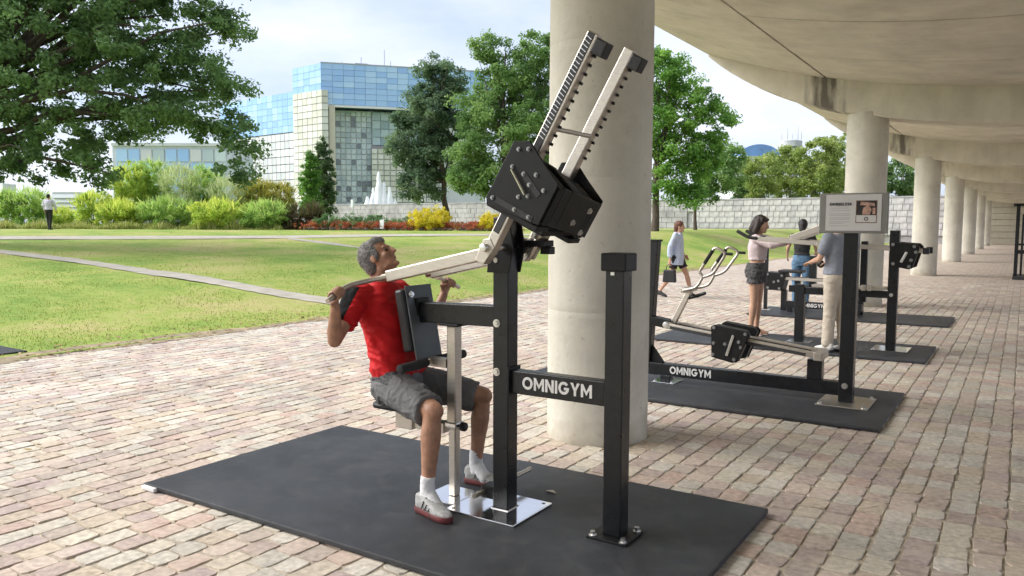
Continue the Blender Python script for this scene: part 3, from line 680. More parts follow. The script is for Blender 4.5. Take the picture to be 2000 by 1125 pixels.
for s in (-1, 1):
    Y = Yc + s*.20; A, B = ra_ + Vector((0, Y, 0)), rb_ + Vector((0, Y, 0))
    rail = part('rail', m_steel, M1, lambda b: b.bar(A, B, .055, .062), .006)
    if s < 0:
        part('scale_strip', m_stain_d, rail, lambda b: b.bar(A+rd*.12+Vector((0, -.0295, 0))-rn*.004, B-rd*.005+Vector((0, -.0295, 0))-rn*.004, .004, .036), 0)
        for i in range(26):
            p = A + rd*(.66+i*.0205) + Vector((0, -.0322, 0)) - rn*.004
            if (p-B).dot(rd) < -.02: part('scale_tick', m_zinc, rail, lambda b: b.bar(p-rn*.017+rd*.004, p+rn*.017-rd*.004, .002, .0035), 0)
    for i in range(13):
        p = A + rd*(.60+i*.046) + rn*.031 + Vector((0, .018, 0)); part('peg_hole', m_pad, rail, lambda b: b.tube([p-rn*.002, p+rn*.0135], .008, 8), 0)
    e = B + rn*.066 - rd*.05; part('end_stop', m_pad, rail, lambda b: b.bar(e-rd*.037, e+rd*.037, .07, .068), .006)
    # lever to the handle
    k0 = Vector((-2.35, Y, 1.468)); k1 = Vector((-3.03, Y, 1.322)); ld = (k1-k0).normalized()
    lev = part('lever', m_steel, M1, lambda b: b.bar(k0, k1, .05, .066), .007)
    part('hinge_plate', m_steel, lev, lambda b: b.prism([(-2.40,1.432),(-2.345,1.412),(-2.275,1.50),(-2.30,1.55),(-2.345,1.545)], Y-.031, Y+.031), .004)
    bolts('hinge_bolt', lev, [(-2.325, Y-.031, 1.492)], (0, -1, 0), .009, .006)
    hb = fillet([k1-ld*.02, (-3.105, Y+s*.055, 1.302), (-3.150, Y+s*.22, 1.276), (-3.118, Y+s*.385, 1.205)], .07)
    part('handle_rod', m_steel, lev, lambda b: (b.tube(hb, .0145, 12), b.tube([k1-ld*.01, k1+ld*.045], .02, 14)), 0, True)
part('rail_spreader', m_steel, M1, lambda b: b.tube([ra_+rd*.72+rn*.02+Vector((0, Yc-.175, 0)), ra_+rd*.72+rn*.02+Vector((0, Yc+.175, 0))], .012, 12), 0, True)
# weight carriages, one on each rail, joined by cross plates
def carr(u, v): p = ra_ + rd*u + rn*v; return (p.x, p.z)
outline = [carr(.27, -.10), carr(.585, -.092), carr(.628, -.008), carr(.575, .11), carr(.525, .238), carr(.30, .238), carr(.237, -.078)]
for s in (-1, 1):
    du = 0 if s < 0 else -.075; Y = Yc + s*.20; y0, y1 = (Y-.105, Y-.093) if s < 0 else (Y+.034, Y+.046)
    cp_ = part('carriage_plate', m_blackm, M1, lambda b: b.prism([(x+rd.x*du, z+rd.z*du) for x, z in outline], y0, y1), .004)
    for q, yy in enumerate((Y-.074, Y-.044, Y+.044) if s < 0 else (Y-.075, Y-.045)):
        sh = [carr(.285, -.06), carr(.55, -.06), carr(.55, .10), carr(.505, .258), carr(.31, .258)]
        part('weight_plate', m_blackm, cp_, lambda b: b.prism([(x+rd.x*du, z+rd.z*du) for x, z in sh], yy-.014, yy+.014), .003)
    part('carriage_foot', m_blackm, cp_, lambda b: b.prism([carr(.23+du, -.085), carr(.257+du, -.09), carr(.287+du, .23), carr(.26+du, .23)], Y-.09, Y+.03), .003)
    if s < 0:
        pts = [carr(.565, -.045), carr(.592, .005), carr(.475, -.035), carr(.475, .04), carr(.505, .105), carr(.445, .095), carr(.46, .18), carr(.365, .07), carr(.395, .115), carr(.287, -.063), carr(.30, .08), carr(.308, .17)]
        for q in pts: b = MB(); hexbolt(b, (q[0], y0, q[1]), (0, -1, 0), .0075, .008); b.build('carriage_bolt', m_dbolt, cp_)
        a_, c_ = carr(.465, -.025), carr(.395, .105)
        part('locking_pin', m_zinc, cp_, lambda b: b.tube([(a_[0], y0-.016, a_[1]), (c_[0], y0-.016, c_[1])], .006, 8), 0, True)
        a_, c_ = carr(.475, .04), carr(.425, .17); part('slot', m_pad, cp_, lambda b: b.bar((a_[0], y0-.001, a_[1]), (c_[0], y0-.001, c_[1]), .004, .03), 0)
        a_, c_ = carr(.29, -.04), carr(.308, .195); part('slot', m_pad, cp_, lambda b: b.bar((a_[0], y0-.001, a_[1]), (c_[0], y0-.001, c_[1]), .004, .03), 0)
jp = MB(); q_ = []
for v in (.243, .256):
    for (u, y) in ((.31, Yc-.26), (.515, Yc-.26), (.44, Yc+.21), (.235, Yc+.21)): c2 = carr(u, v); q_.append((c2[0], y, c2[1]))
jp.add(q_, [(0,1,2,3),(7,6,5,4),(0,4,5,1),(1,5,6,2),(2,6,7,3),(3,7,4,0)]); jp = jp.build('joining_plate', m_blackm, M1, bevel=.003)
for u, y in ((.33, Yc-.02), (.40, Yc+.10), (.27, Yc+.12)): q = carr(u, .256); bolts('joining_bolt', jp, [(q[0], y, q[1])], rn, .012, .010)
a_, c_ = carr(.215, .05), carr(.23, .20); part('joining_bar', m_blackm, M1, lambda b: b.bar((a_[0], Yc, a_[1]), (c_[0], Yc, c_[1]), .30, .03), .003)

# ---------------- second machine: low beam, swinging lever, sign on its post
Y2 = 7.45
M2 = thing('lever_machine', (-2.2, Y2, .035), 'black machine with a low sloping rail and forked handles behind the near column', 'gym machine')
lb = part('low_beam', m_black, M2, lambda b: b.box((-3.16, Y2-.05, .10), (-1.33, Y2+.05, .222)), .006)
lettering(lb, 'OMNIGYM', -2.925, -2.50, Y2-.0505, .128, .204)
part('sign_post', m_black, M2, lambda b: b.box((-1.33, Y2-.06, .047), (-1.21, Y2+.06, 1.60)), .006)
p_ = part('base_plate', m_steel, M2, lambda b: b.box((-1.485, Y2-.25, .0355), (-1.055, Y2+.27, .047)), .003)
bolts('anchor_bolt', p_, [(-1.45, Y2-.21, .047), (-1.09, Y2-.21, .047), (-1.09, Y2+.23, .047), (-1.45, Y2+.23, .047)], (0, 0, 1), .014, .016)
bolts('post_bolt', M2, [(-1.275, Y2-.06, .195)], (0, -1, 0), .018)
f_ = part('front_foot', m_black, M2, lambda b: b.box((-3.03, Y2-.045, .047), (-2.925, Y2+.045, .10)), .004)
p_ = part('foot_plate', m_chrome, M2, lambda b: b.box((-3.09, Y2-.13, .0355), (-2.85, Y2+.13, .047)), .003)
bolts('anchor_bolt', p_, [(-3.06, Y2-.1, .047), (-2.88, Y2-.1, .047)], (0, 0, 1), .013, .016)
part('front_post', m_black, M2, lambda b: b.bar((-3.20, Y2, .16), (-3.13, Y2, 1.46), .10, .10), .006)
part('gusset', m_blackm, M2, lambda b: b.prism([(-3.16,.22),(-3.00,.222),(-3.15,.42)], Y2-.012, Y2+.012), .002)
part('post_cap', m_blackm, M2, lambda b: b.box((-3.19, Y2-.06, 1.455), (-3.07, Y2+.06, 1.475)), .003)
part('pivot_bracket', m_blackm, M2, lambda b: b.bar((-3.20, Y2-.02, .665), (-2.93, Y2-.02, .625), .13, .085), .004)
part('pivot_axle', m_zinc, M2, lambda b: b.tube([(-2.945, Y2-.14, .628), (-2.945, Y2+.14, .628)], .032, 16), .003, True)
part('rear_stand', m_black, M2, lambda b: b.box((-1.605, Y2-.05, .222), (-1.475, Y2+.05, .405)), .005)
for s in (-1, 1):
    Y = Y2+s*.11
    r_ = part('rail', m_steel, M2, lambda b: b.bar((-2.95, Y, .622), (-1.475, Y, .452), .05, .052), .005)
    part('scale_strip', m_stain_d, r_, lambda b: b.bar((-2.90, Y-.0275, .607), (-1.60, Y-.0275, .457), .004, .03), 0)
part('end_stop', m_steel, M2, lambda b: b.box((-1.53, Y2-.15, .41), (-1.46, Y2+.15, .49)), .006)
ol = [(-2.46,.66),(-2.43,.675),(-2.12,.635),(-2.095,.60),(-2.205,.335),(-2.25,.325),(-2.45,.365)]
for s in (-1, 1):
    y0 = Y2+s*.19; cp_ = part('carriage_plate', m_blackm, M2, lambda b: b.prism(ol, y0-.012, y0+.012), .004)
    part('weight_plate', m_blackm, cp_, lambda b: b.prism([(x*.94-.06*2.28, z) for x, z in ol], y0-s*.014-.001, y0-s*.10), .004)
    if s < 0:
        for q in ((-2.43,.65),(-2.13,.61),(-2.43,.50),(-2.435,.39),(-2.23,.36),(-2.17,.48),(-2.32,.50),(-2.19,.53)): b = MB(); hexbolt(b, (q[0], y0-.012, q[1]), (0, -1, 0), .011, .008); b.build('carriage_bolt', m_dbolt, cp_)
        part('locking_pin', m_zinc, cp_, lambda b: b.bar((-2.24, y0-.018, .59), (-2.30, y0-.018, .39), .012, .025), .003)
lv = part('lever', m_steel, M2, lambda b: b.bar((-2.92, Y2, .63), (-2.745, Y2, .985), .05, .055), .006)
part('handle_yoke', m_steel, M2, lambda b: b.bar((-2.76, Y2-.17, .985), (-2.76, Y2+.17, .985), .05, .05, up=(0, 0, 1)), .006)
part('pedal', m_blackm, M2, lambda b: b.tube([(-2.76, Y2, .90), (-2.66, Y2-.02, .93), (-2.58, Y2-.03, .96)], .018, 8), .003)
for s in (-1, 1):
    Y = Y2+s*.17
    loop = fillet([(-2.76, Y, .985), (-2.62, Y, 1.02), (-2.56, Y, 1.13), (-2.60, Y, 1.17), (-2.44, Y+s*.03, 1.42), (-2.33, Y+s*.03, 1.36), (-2.46, Y, 1.16), (-2.555, Y, 1.125)], .045)
    h_ = part('forked_handle', m_steel, M2, lambda b: b.tube(loop, .0145, 10), 0, True)
    part('hand_grip', m_foam, h_, lambda b: b.tube([(-2.46, Y+s*.026, 1.385), (-2.545, Y+s*.012, 1.255)], .018, 10), .003, True)
    part('peg', m_foam, h_, lambda b: b.tube([(-2.33, Y+s*.03, 1.355), (-2.27, Y+s*.03, 1.352)], .014, 8), 0, True)
# sign board: stands on the post, tilted back a little
SG = thing('sign_board', (-1.25, Y2-.08, 1.55), 'grey framed instruction panel with a small photo on the machine post', 'sign')
m_frame = mat('sign_frame', (.22, .22, .20), .45, var=.1); m_paper = mat('sign_print', (.56, .55, .53), .5, var=.05, vscale=3)
m_ink = mat('sign_ink', (.08, .08, .085), .6, var=.1); m_ink2 = mat('sign_ink_grey', (.40, .40, .395), .6, var=.1)
m_ph1 = mat('photo_print_brown', (.16, .09, .055), .5, var=.6, vscale=25); m_ph2 = mat('photo_print_skin', (.45, .27, .2), .5, var=.4, vscale=30); m_ph3 = mat('photo_print_dark', (.02, .018, .018), .5, var=.3)
ys = Y2-.085
part('frame_panel', m_frame, SG, lambda b: b.box((-1.535, ys-.012, 1.555), (-.972, ys+.012, 1.905)), .008)
part('printed_sheet', m_paper, SG, lambda b: b.box((-1.478, ys-.0155, 1.578), (-1.028, ys-.0122, 1.892)), 0)
lettering(SG, 'OMNIGYM', -1.448, -1.272, ys-.0165, 1.796, 1.822, 'letter', m_ink)
for z, l in ((1.775,.16),(1.755,.17),(1.725,.172),(1.712,.165),(1.69,.172),(1.677,.168),(1.655,.17),(1.642,.12),(1.62,.16)):
    part('text_line', m_ink2, SG, lambda b: b.box((-1.448, ys-.0163, z-.0025), (-1.448+l, ys-.0156, z+.0025)), 0)
part('photo_border', m_ph1, SG, lambda b: b.box((-1.232, ys-.0165, 1.645), (-1.062, ys-.0156, 1.84)), 0)
part('photo', m_ph3, SG, lambda b: b.box((-1.226, ys-.0175, 1.715), (-1.068, ys-.0166, 1.834)), 0)
part('photo_figure', m_ph2, SG, lambda b: (b.prism([(-1.18,1.718),(-1.12,1.718),(-1.105,1.76),(-1.13,1.80),(-1.175,1.775)], ys-.0178, ys-.0176), b.prism([(-1.20,1.80),(-1.08,1.79),(-1.085,1.815),(-1.19,1.83)], ys-.0178, ys-.0176), b.box((-1.098,ys-.0178,1.722),(-1.076,ys-.0176,1.775))), 0)
part('photo_caption', m_paper, SG, lambda b: b.box((-1.226, ys-.0175, 1.652), (-1.068, ys-.0166, 1.712)), 0)
part('emblem', m_ink, SG, lambda b: b.tube([(-1.147+.014*math.cos(a), ys-.0178, 1.682+.014*math.sin(a)) for a in np.linspace(0, 2*math.pi, 15)], .0035, 6), 0)

# ---------------- third machine: arms the woman pushes
Y3 = 11.05
M3 = thing('press_machine', (-1.9, Y3, .035), 'black press machine with long steel arms held by the woman in shorts', 'gym machine')
part('main_post', m_black, M3, lambda b: b.box((-1.43, Y3-.055, .047), (-1.315, Y3+.055, 1.565)), .006)
p_ = part('base_plate', m_chrome, M3, lambda b: b.box((-1.58, Y3-.25, .0355), (-1.15, Y3+.22, .047)), .003)
bolts('anchor_bolt', p_, [(-1.55, Y3-.22, .047), (-1.18, Y3-.22, .047)], (0, 0, 1), .014, .016)
part('short_post', m_black, M3, lambda b: b.box((-2.57, Y3-.055, .047), (-2.45, Y3+.055, .825)), .006)
p_ = part('foot_plate', m_chrome, M3, lambda b: b.box((-2.66, Y3-.13, .0355), (-2.36, Y3+.13, .047)), .003)
part('rear_post', m_black, M3, lambda b: b.box((-1.78, Y3+.05, .62), (-1.70, Y3+.13, 1.42)), .005)
part('cross_beam', m_black, M3, lambda b: b.box((-2.45, Y3-.04, .695), (-1.43, Y3+.04, .785)), .005)
bolts('post_bolt', M3, [(-1.385, Y3-.055, .74)], (0, -1, 0), .016)
part('seat_rail', m_steel, M3, lambda b: b.box((-2.35, Y3-.10, .80), (-1.44, Y3+.10, .835)), .004)
part('slide_block', m_steel, M3, lambda b: (b.box((-1.73, Y3-.13, .785), (-1.68, Y3-.08, .86)), b.box((-1.66, Y3-.13, .785), (-1.61, Y3-.08, .86))), .004)
for s in (-1, 1):
    Y = Y3+s*.21
    r_ = part('rail', m_steel, M3, lambda b: b.bar((-2.28, Y, 1.385), (-1.0, Y, 1.315), .05, .055), .005)
    part('end_cap', m_pad, r_, lambda b: b.box((-1.03, Y-.04, 1.275), (-.96, Y+.04, 1.355)), .004)
    ol3 = [(-1.40,1.42),(-1.10,1.40),(-1.06,1.36),(-1.135,1.10),(-1.17,1.085),(-1.38,1.12)]
    cp_ = part('carriage_plate', m_blackm, M3, lambda b: b.prism(ol3, Y-.07, Y-.055), .004)
    part('weight_plate', m_blackm, cp_, lambda b: b.prism([(x*.95-.06, z) for x, z in ol3], Y-.05, Y+.07), .004)
    if s < 0:
        for q in ((-1.36,1.39),(-1.12,1.37),(-1.10,1.30),(-1.17,1.12),(-1.35,1.15),(-1.15,1.20)): b = MB(); hexbolt(b, (q[0], Y-.07, q[1]), (0, -1, 0), .014, .009); b.build('carriage_bolt', m_dbolt, cp_)
        part('locking_pin', m_zinc, cp_, lambda b: b.bar((-1.20, Y-.076, 1.30), (-1.26, Y-.076, 1.17), .012, .03), .003)
    lev = part('lever', m_steel, M3, lambda b: b.bar((-2.24, Y, 1.385), (-3.05, Y, 1.44), .045, .06), .006)
    part('handle_rod', m_foam, lev, lambda b: b.tube(fillet([(-3.03, Y, 1.44), (-3.18, Y, 1.455), (-3.34, Y, 1.545)], .06), .024, 10), .003, True)
    part('lever_arm', m_steel, M3, lambda b: b.bar((-2.62, Y+.03, 1.45), (-2.05, Y+.03, 1.66), .045, .085), .006)
part('lever_cross_bar', m_blackm, M3, lambda b: b.bar((-2.48, Y3-.23, 1.42), (-2.48, Y3+.23, 1.42), .035, .035, up=(0, 0, 1)), .003)

# ---------------- fourth machine: bench with two lettered beams
Y4 = 14.95
M4 = thing('bench_machine', (-3.2, Y4, .035), 'low black bench machine with two lettered beams beside the woman in jeans', 'gym machine')
part('thin_post', m_black, M4, lambda b: b.box((-4.06, Y4-.03, .047), (-4.0, Y4+.03, 1.25)), .004)
part('foot_plate', m_steel, M4, lambda b: b.box((-4.13, Y4-.1, .0355), (-3.93, Y4+.1, .047)), .003)
olb = [(-4.0,.76),(-3.66,.74),(-3.64,.68),(-3.70,.42),(-3.97,.43)]
for s in (-1, 1):
    y0 = Y4+s*.17; cp_ = part('carriage_plate', m_blackm, M4, lambda b: b.prism(olb, y0-.012, y0+.012), .004)
    for q in ((-3.96,.72),(-3.70,.70),(-3.95,.47),(-3.74,.46),(-3.84,.58),(-3.76,.6)): b = MB(); hexbolt(b, (q[0], y0-.012, q[1]), (0, -1, 0), .016, .009); b.build('carriage_bolt', m_dbolt, cp_)
    part('rail', m_steel, M4, lambda b: b.bar((-4.25, y0*1-s*.05, .66), (-2.6, y0-s*.05, .625), .05, .055), .005)
part('weight_stack', m_blackm, M4, lambda b: b.prism(olb, Y4-.15, Y4+.15), .004)
part('front_leg', m_black, M4, lambda b: b.box((-3.74, Y4-.05, .047), (-3.64, Y4+.05, .43)), .005)
part('middle_leg', m_black, M4, lambda b: b.box((-3.50, Y4-.05, .047), (-3.40, Y4+.05, .60)), .005)
part('bench_pad', m_pad, M4, lambda b: b.box((-3.77, Y4-.20, .755), (-3.35, Y4+.16, .805)), .015)
part('knob_post', m_black, M4, lambda b: b.box((-3.25, Y4-.05, .45), (-3.13, Y4+.05, 1.07)), .005)
part('knob', m_blackm, M4, lambda b: (b.ball((-3.10, Y4-.06, 1.06), .05), b.ball((-3.05, Y4-.05, .93), .07)), 0, True)
b1 = part('upper_beam', m_black, M4, lambda b: b.box((-3.60, Y4-.05, .40), (-2.3, Y4+.05, .52)), .005)
lettering(b1, 'OMNIGYM', -3.33, -2.86, Y4-.0505, .43, .50)
b2 = part('lower_beam', m_black, M4, lambda b: b.box((-3.60, Y4-.30, .13), (-2.3, Y4-.20, .25)), .005)
lettering(b2, 'OMNIGYM', -3.33, -2.9, Y4-.3005, .155, .225)
part('rear_leg', m_black, M4, lambda b: b.box((-2.42, Y4-.05, .047), (-2.32, Y4+.05, .40)), .005)
part('lower_beam_foot', m_black, M4, lambda b: (b.box((-3.56, Y4-.29, .047), (-3.48, Y4-.21, .13)), b.box((-2.42, Y4-.29, .047), (-2.34, Y4-.21, .13))), .004)

# ---------------- far frame at the right edge
Y5 = 28.8
M5 = thing('pull_up_frame', (.1, Y5, 0), 'tall thin black frame standing far back at the right edge', 'gym machine')
part('post', m_black, M5, lambda b: b.box((-.22, Y5-.05, .09), (-.12, Y5+.05, 2.30)), .005)
part('post', m_black, M5, lambda b: b.box((1.1, Y5-.05, .09), (1.2, Y5+.05, 2.30)), .005)
part('top_bar', m_black, M5, lambda b: b.box((-.30, Y5-.05, 2.24), (1.2, Y5-.051+.1, 2.33)), .005)
part('side_rail', m_black, M5, lambda b: b.box((-.06, Y5+.3, .1), (0.0, Y5+.36, 2.0)), .005)
part('lower_bar', m_black, M5, lambda b: b.box((-.12, Y5-.04, .78), (1.1, Y5+.04, .90)), .005)
part('upper_bar', m_black, M5, lambda b: b.box((-.12, Y5-.04, 1.04), (1.1, Y5+.04, 1.10)), .005)
part('base', m_rub, M5, lambda b: b.box((-.24, Y5-.5, .006), (1.6, Y5+1.2, .09)), .01)
lf = MB(); lf.add([(-2.32,3.93,.039),(-2.28,3.90,.05),(-2.235,3.915,.041),(-2.275,3.945,.046)], [(0,1,2,3)])
tag(lf.build('fallen_leaf', mat('dry_leaf', (.45,.42,.34), .8)), 'single pale dry leaf lying on the big rubber mat', 'leaf')
tp = MB(); tp.box((-4.44, 2.668, .003), (-4.31, 2.697, .026)); 
tag(tp.build('white_label', mat('white_tag', (.7,.7,.72), .6), bevel=.003), 'small white tag at the left corner of the big mat', 'label')
# ================================================================ PEOPLE
from mathutils import noise as mnoise
def remesh(b, name, material, parent, voxel=.01, it=4, disp=None, factor=.5):
    """union of closed shapes -> one continuous skin"""
    me = bpy.data.meshes.new(name); me.from_pydata(b.v, [], b.f)
    bm = bmesh.new(); bm.from_mesh(me); bmesh.ops.recalc_face_normals(bm, faces=bm.faces); bm.to_mesh(me); bm.free()
    t = bpy.data.objects.new('tmp', me); COL.objects.link(t)
    r = t.modifiers.new('r', 'REMESH'); r.mode = 'VOXEL'; r.voxel_size = voxel; r.use_smooth_shade = True
    s = t.modifiers.new('s', 'SMOOTH'); s.iterations = it; s.factor = factor
    dg = bpy.context.evaluated_depsgraph_get(); m2 = bpy.data.meshes.new_from_object(t.evaluated_get(dg)); bpy.data.objects.remove(t); bpy.data.meshes.remove(me)
    if disp:
        nrm = [v.normal.copy() for v in m2.vertices]
        for v, n in zip(m2.vertices, nrm): v.co += n*disp(v.co)
    m2.name = name; m2.materials.clear(); m2.materials.append(material)
    m2.polygons.foreach_set('use_smooth', [True]*len(m2.polygons))
    return link(bpy.data.objects.new(name, m2), parent)
def eball(b, c, ax, n=14, m=10):
    """ellipsoid from three axis vectors"""
    c = Vector(c); a, d, e = [Vector(x) for x in ax]; q = MB(); q.ball((0, 0, 0), 1, n=n, m=m)
    b.add([c + a*v[0] + d*v[1] + e*v[2] for v in q.v], q.f)
def loft(b, rings, n=20):
    """rings = (centre, half-axis vector u, half-axis vector v); squarish ellipses"""
    vs = []; fs = []
    for c, u, v in rings:
        c, u, v = Vector(c), Vector(u), Vector(v)
        for k in range(n):
            t = 2*math.pi*k/n; ct, st = math.cos(t), math.sin(t); p = .82
            vs.append(c + u*math.copysign(abs(ct)**p, ct) + v*math.copysign(abs(st)**p, st))
    for i in range(len(rings)-1):
        for k in range(n): a, d = i*n+k, i*n+(k+1) % n; fs.append((a, d, d+n, a+n))
    fs.append(tuple(range(n-1, -1, -1))); fs.append(tuple((len(rings)-1)*n+k for k in range(n)))
    b.add(vs, fs)
def limb(b, pts, rad, n=14):
    """tapering limb through the joints, rounded at each end"""
    pts = [Vector(p) for p in pts]; P, Rr = [], []
    for i in range(len(pts)-1):
        for k in range(6):
            t = k/6; P.append(pts[i].lerp(pts[i+1], t)); Rr.append(rad[i]+(rad[i+1]-rad[i])*t)
    P.append(pts[-1]); Rr.append(rad[-1]); b.tube(P, Rr, n); b.ball(pts[0], rad[0]); b.ball(pts[-1], rad[-1])
    for p, r in zip(pts[1:-1], rad[1:-1]): b.ball(p, r)
def muscle(a, c, t0, t1, bulge, r0, r1):
    """extra points along a limb so that it swells like a calf or a forearm"""
    a, c = Vector(a), Vector(c); return [a, a.lerp(c, t0), a.lerp(c, t1), c], [r0, bulge, (bulge+r1)/2*.92, r1]
def head(b, c, fwd, up, s=1.0, female=False):
    c = Vector(c); f = Vector(fwd).normalized(); u = Vector(up); u = (u-f*u.dot(f)).normalized(); r = f.cross(u)
    E = lambda o, q: eball(b, c + s*(f*o[0]+r*o[1]+u*o[2]), (f*q[0]*s, r*q[1]*s, u*q[2]*s))
    E((-.012, 0, .032), (.098, .076, .09)); E((.018, 0, -.03), (.074, .063, .09)); E((.036, 0, -.078), (.048, .05, .036))
    E((.102, 0, -.018), (.017, .013, .027)); E((.112, 0, -.03), (.012, .016, .012)); E((.084, 0, .02), (.016, .05, .012))
    E((.086, 0, -.064), (.013, .022, .011)); E((.078, 0, -.1), (.02, .022, .017))
    for g in (-1, 1): E((-.002, g*.076, -.012), (.021, .009, .032)); E((.062, g*.036, -.03), (.022, .024, .024))
    if not female: E((.03, 0, -.09), (.05, .055, .025))
    return f, r, u
def eyes(parent, c, f, r, u, s=1.0):
    m_eye = mat('eye', (.05, .035, .03), .2, var=.1); c = Vector(c)
    for g in (-1, 1):
        b = MB(); eball(b, c + s*(f*.083+r*g*.031+u*-.004), (f*.011*s, r*.013*s, u*.007*s), 10, 8); b.build('eye', m_eye, parent, smooth=True)
def grip_hand(b, g, axis, wrist, front, side=1):
    """fist closed on a bar through g along axis; front = where the finger tips come round to"""
    g, a, w = Vector(g), Vector(axis).normalized(), Vector(wrist); f = Vector(front); f = (f-a*f.dot(a)).normalized(); up = (g-w); up = (up-a*up.dot(a)-f*up.dot(f)).normalized()
    palm = g - f*.030 - up*.012
    loft(b, [(w, a*.024, f*.019), (w.lerp(palm, .35), a*.032, f*.020), (palm-up*.012, a*.042, f*.018), (palm+up*.028, a*.043, f*.015)], 14)
    for i in range(4):
        o = a*((i-1.5)*.0205); r0 = (.0092, .0098, .0095, .0082)[i]; rr = .0265
        ang = np.linspace(R(165), R(-75 if i not in (0, 3) else -60), 8)
        b.tube([g+o+f*math.cos(t)*rr*(1.15 if k < 2 else 1)+up*math.sin(t)*rr for k, t in enumerate(ang)], [r0*1.12]*2+[r0]*4+[r0*.9, r0*.8], 8)
        b.ball(g+o+f*math.cos(ang[-1])*rr+up*math.sin(ang[-1])*rr, r0*.8)
    o = -a*side*.045
    b.tube([palm+o*.6-up*.015, palm+o*1.05+f*.012-up*.022, g+o*.75-up*.024+f*.006, g+o*.35+f*.022-up*.017], [.013, .0125, .0105, .009], 8)
def open_hand(b, wrist, d, palmn, s=1.0, curl=.5):
    """relaxed hand: d points along the fingers, palmn out of the palm"""
    w, d, pn = Vector(wrist), Vector(d).normalized(), Vector(palmn); pn = (pn-d*pn.dot(d)).normalized(); sd = d.cross(pn)
    loft(b, [(w, sd*.026*s, pn*.018*s), (w+d*.04*s, sd*.036*s, pn*.016*s), (w+d*.09*s, sd*.04*s, pn*.013*s)], 12)
    for i, ln in enumerate((.07, .08, .075, .06)):
        base = w+d*.085*s+sd*((i-1.5)*.0205*s); p = [base]; q = d.copy()
        for k in range(3): q = (q+pn*curl*(.35+.2*k)).normalized(); p.append(p[-1]+q*ln*s/2.6)
        b.tube(p, [.0095*s, .009*s, .0085*s, .007*s], 8)
    b.tube([w+d*.03*s-sd*.03*s, w+d*.06*s-sd*.052*s+pn*.01*s, w+d*.095*s-sd*.055*s+pn*.022*s], [.012*s, .011*s, .008*s], 8)
def shoe(parent, heel, toe, m_up, m_sole, m_trim=None, w=.048, h=.085, laces=True):
    """trainer from heel to toe (both on the ground)"""
    h0, t0 = Vector(heel), Vector(toe); d = (t0-h0); ln = d.length; d.normalize(); up = Vector((0, 0, 1)); s = d.cross(up).normalized(); up = s.cross(d)
    P = lambda t, y, z: h0 + d*(t*ln) + s*y + up*z
    out = [(0, .62), (.08, .82), (.25, .80), (.45, .82), (.65, 1.0), (.82, .95), (.94, .68), (1.0, .30)]
    b = MB(); n = len(out)
    ringv = lambda z, k: [P(t, w*x*k, z) for t, x in out] + [P(t, -w*x*k, z) for t, x in reversed(out)]
    A = ringv(0.002, .96) + ringv(.016, 1.03) + ringv(.034, .98); m = 2*n
    fs = [tuple(range(m-1, -1, -1)), tuple(2*m+i for i in range(m))] + [(j*m+i, j*m+(i+1) % m, (j+1)*m+(i+1) % m, (j+1)*m+i) for j in range(2) for i in range(m)]
    b.add(A, fs); b.build('shoe_sole', m_sole, parent, bevel=.003, smooth=True)
    u = MB()
    loft(u, [(P(.03, 0, .05), s*w*.62, up*.03+d*.004), (P(.12, 0, .06), s*w*.78, up*.045), (P(.3, 0, .062), s*w*.80, up*.05), (P(.5, 0, .05), s*w*.86, up*.038), (P(.72, 0, .040), s*w*.94, up*.026), (P(.9, 0, .034), s*w*.7, up*.018), (P(.985, 0, .03), s*w*.34, up*.01)], 18)
    loft(u, [(P(.16, 0, .06), s*w*.74, d*.055), (P(.17, 0, h), s*w*.72, d*.052), (P(.16, 0, h+.022), s*w*.68, d*.048)], 16)
    o = remesh(u, 'shoe_upper', m_up, parent, .006, 3)
    if m_trim:
        for k in range(5): tb = MB(); c = P(.36+.07*k, 0, .108-.0115*k); tb.tube([c-s*w*.5-up*.012, c-s*w*.2, c+s*w*.2, c+s*w*.5-up*.012], .0035, 6); tb.build('shoe_lace', m_trim, o, smooth=True)
        for g in (-1, 1):
            for k in range(3): tb = MB(); tb.tube([P(.35+.1*k, g*w*.80, .085-.012*k), P(.30+.1*k, g*w*.93, .04)], .003, 6); tb.build('shoe_stripe', m_trim, o, smooth=True)
        tb = MB(); tb.tube([P(.04, w*.45, .10), P(.0, 0, .10), P(.04, -w*.45, .10)], .008, 8); tb.build('heel_tab', m_trim, o, smooth=True)
def wrinkle(amp, sc_, st=(1, 1, 1), seed=0.0):
    def fn(c):
        p = Vector((c.x*st[0], c.y*st[1], c.z*st[2]))*sc_ + Vector((seed, seed*.7, seed*1.3)); return amp*(mnoise.noise(p) + .5*mnoise.noise(p*2.1))
    return fn
def split_colour(o, m2, test):
    o.data.materials.append(m2)
    for p in o.data.polygons:
        if test(p.center, p.normal): p.material_index = 1
m_skin = mat('skin_tan', (.42, .225, .145), .48, var=.2, vscale=22, bump=.2, bscale=240, spec=.4, var2=.18, v2scale=9)
m_skin2 = mat('skin_light', (.50, .29, .20), .5, var=.1, vscale=25, bump=.1, bscale=180, spec=.4)
m_skin3 = mat('skin_medium', (.53, .32, .22), .5, var=.1, vscale=25, bump=.1, bscale=180, spec=.4)

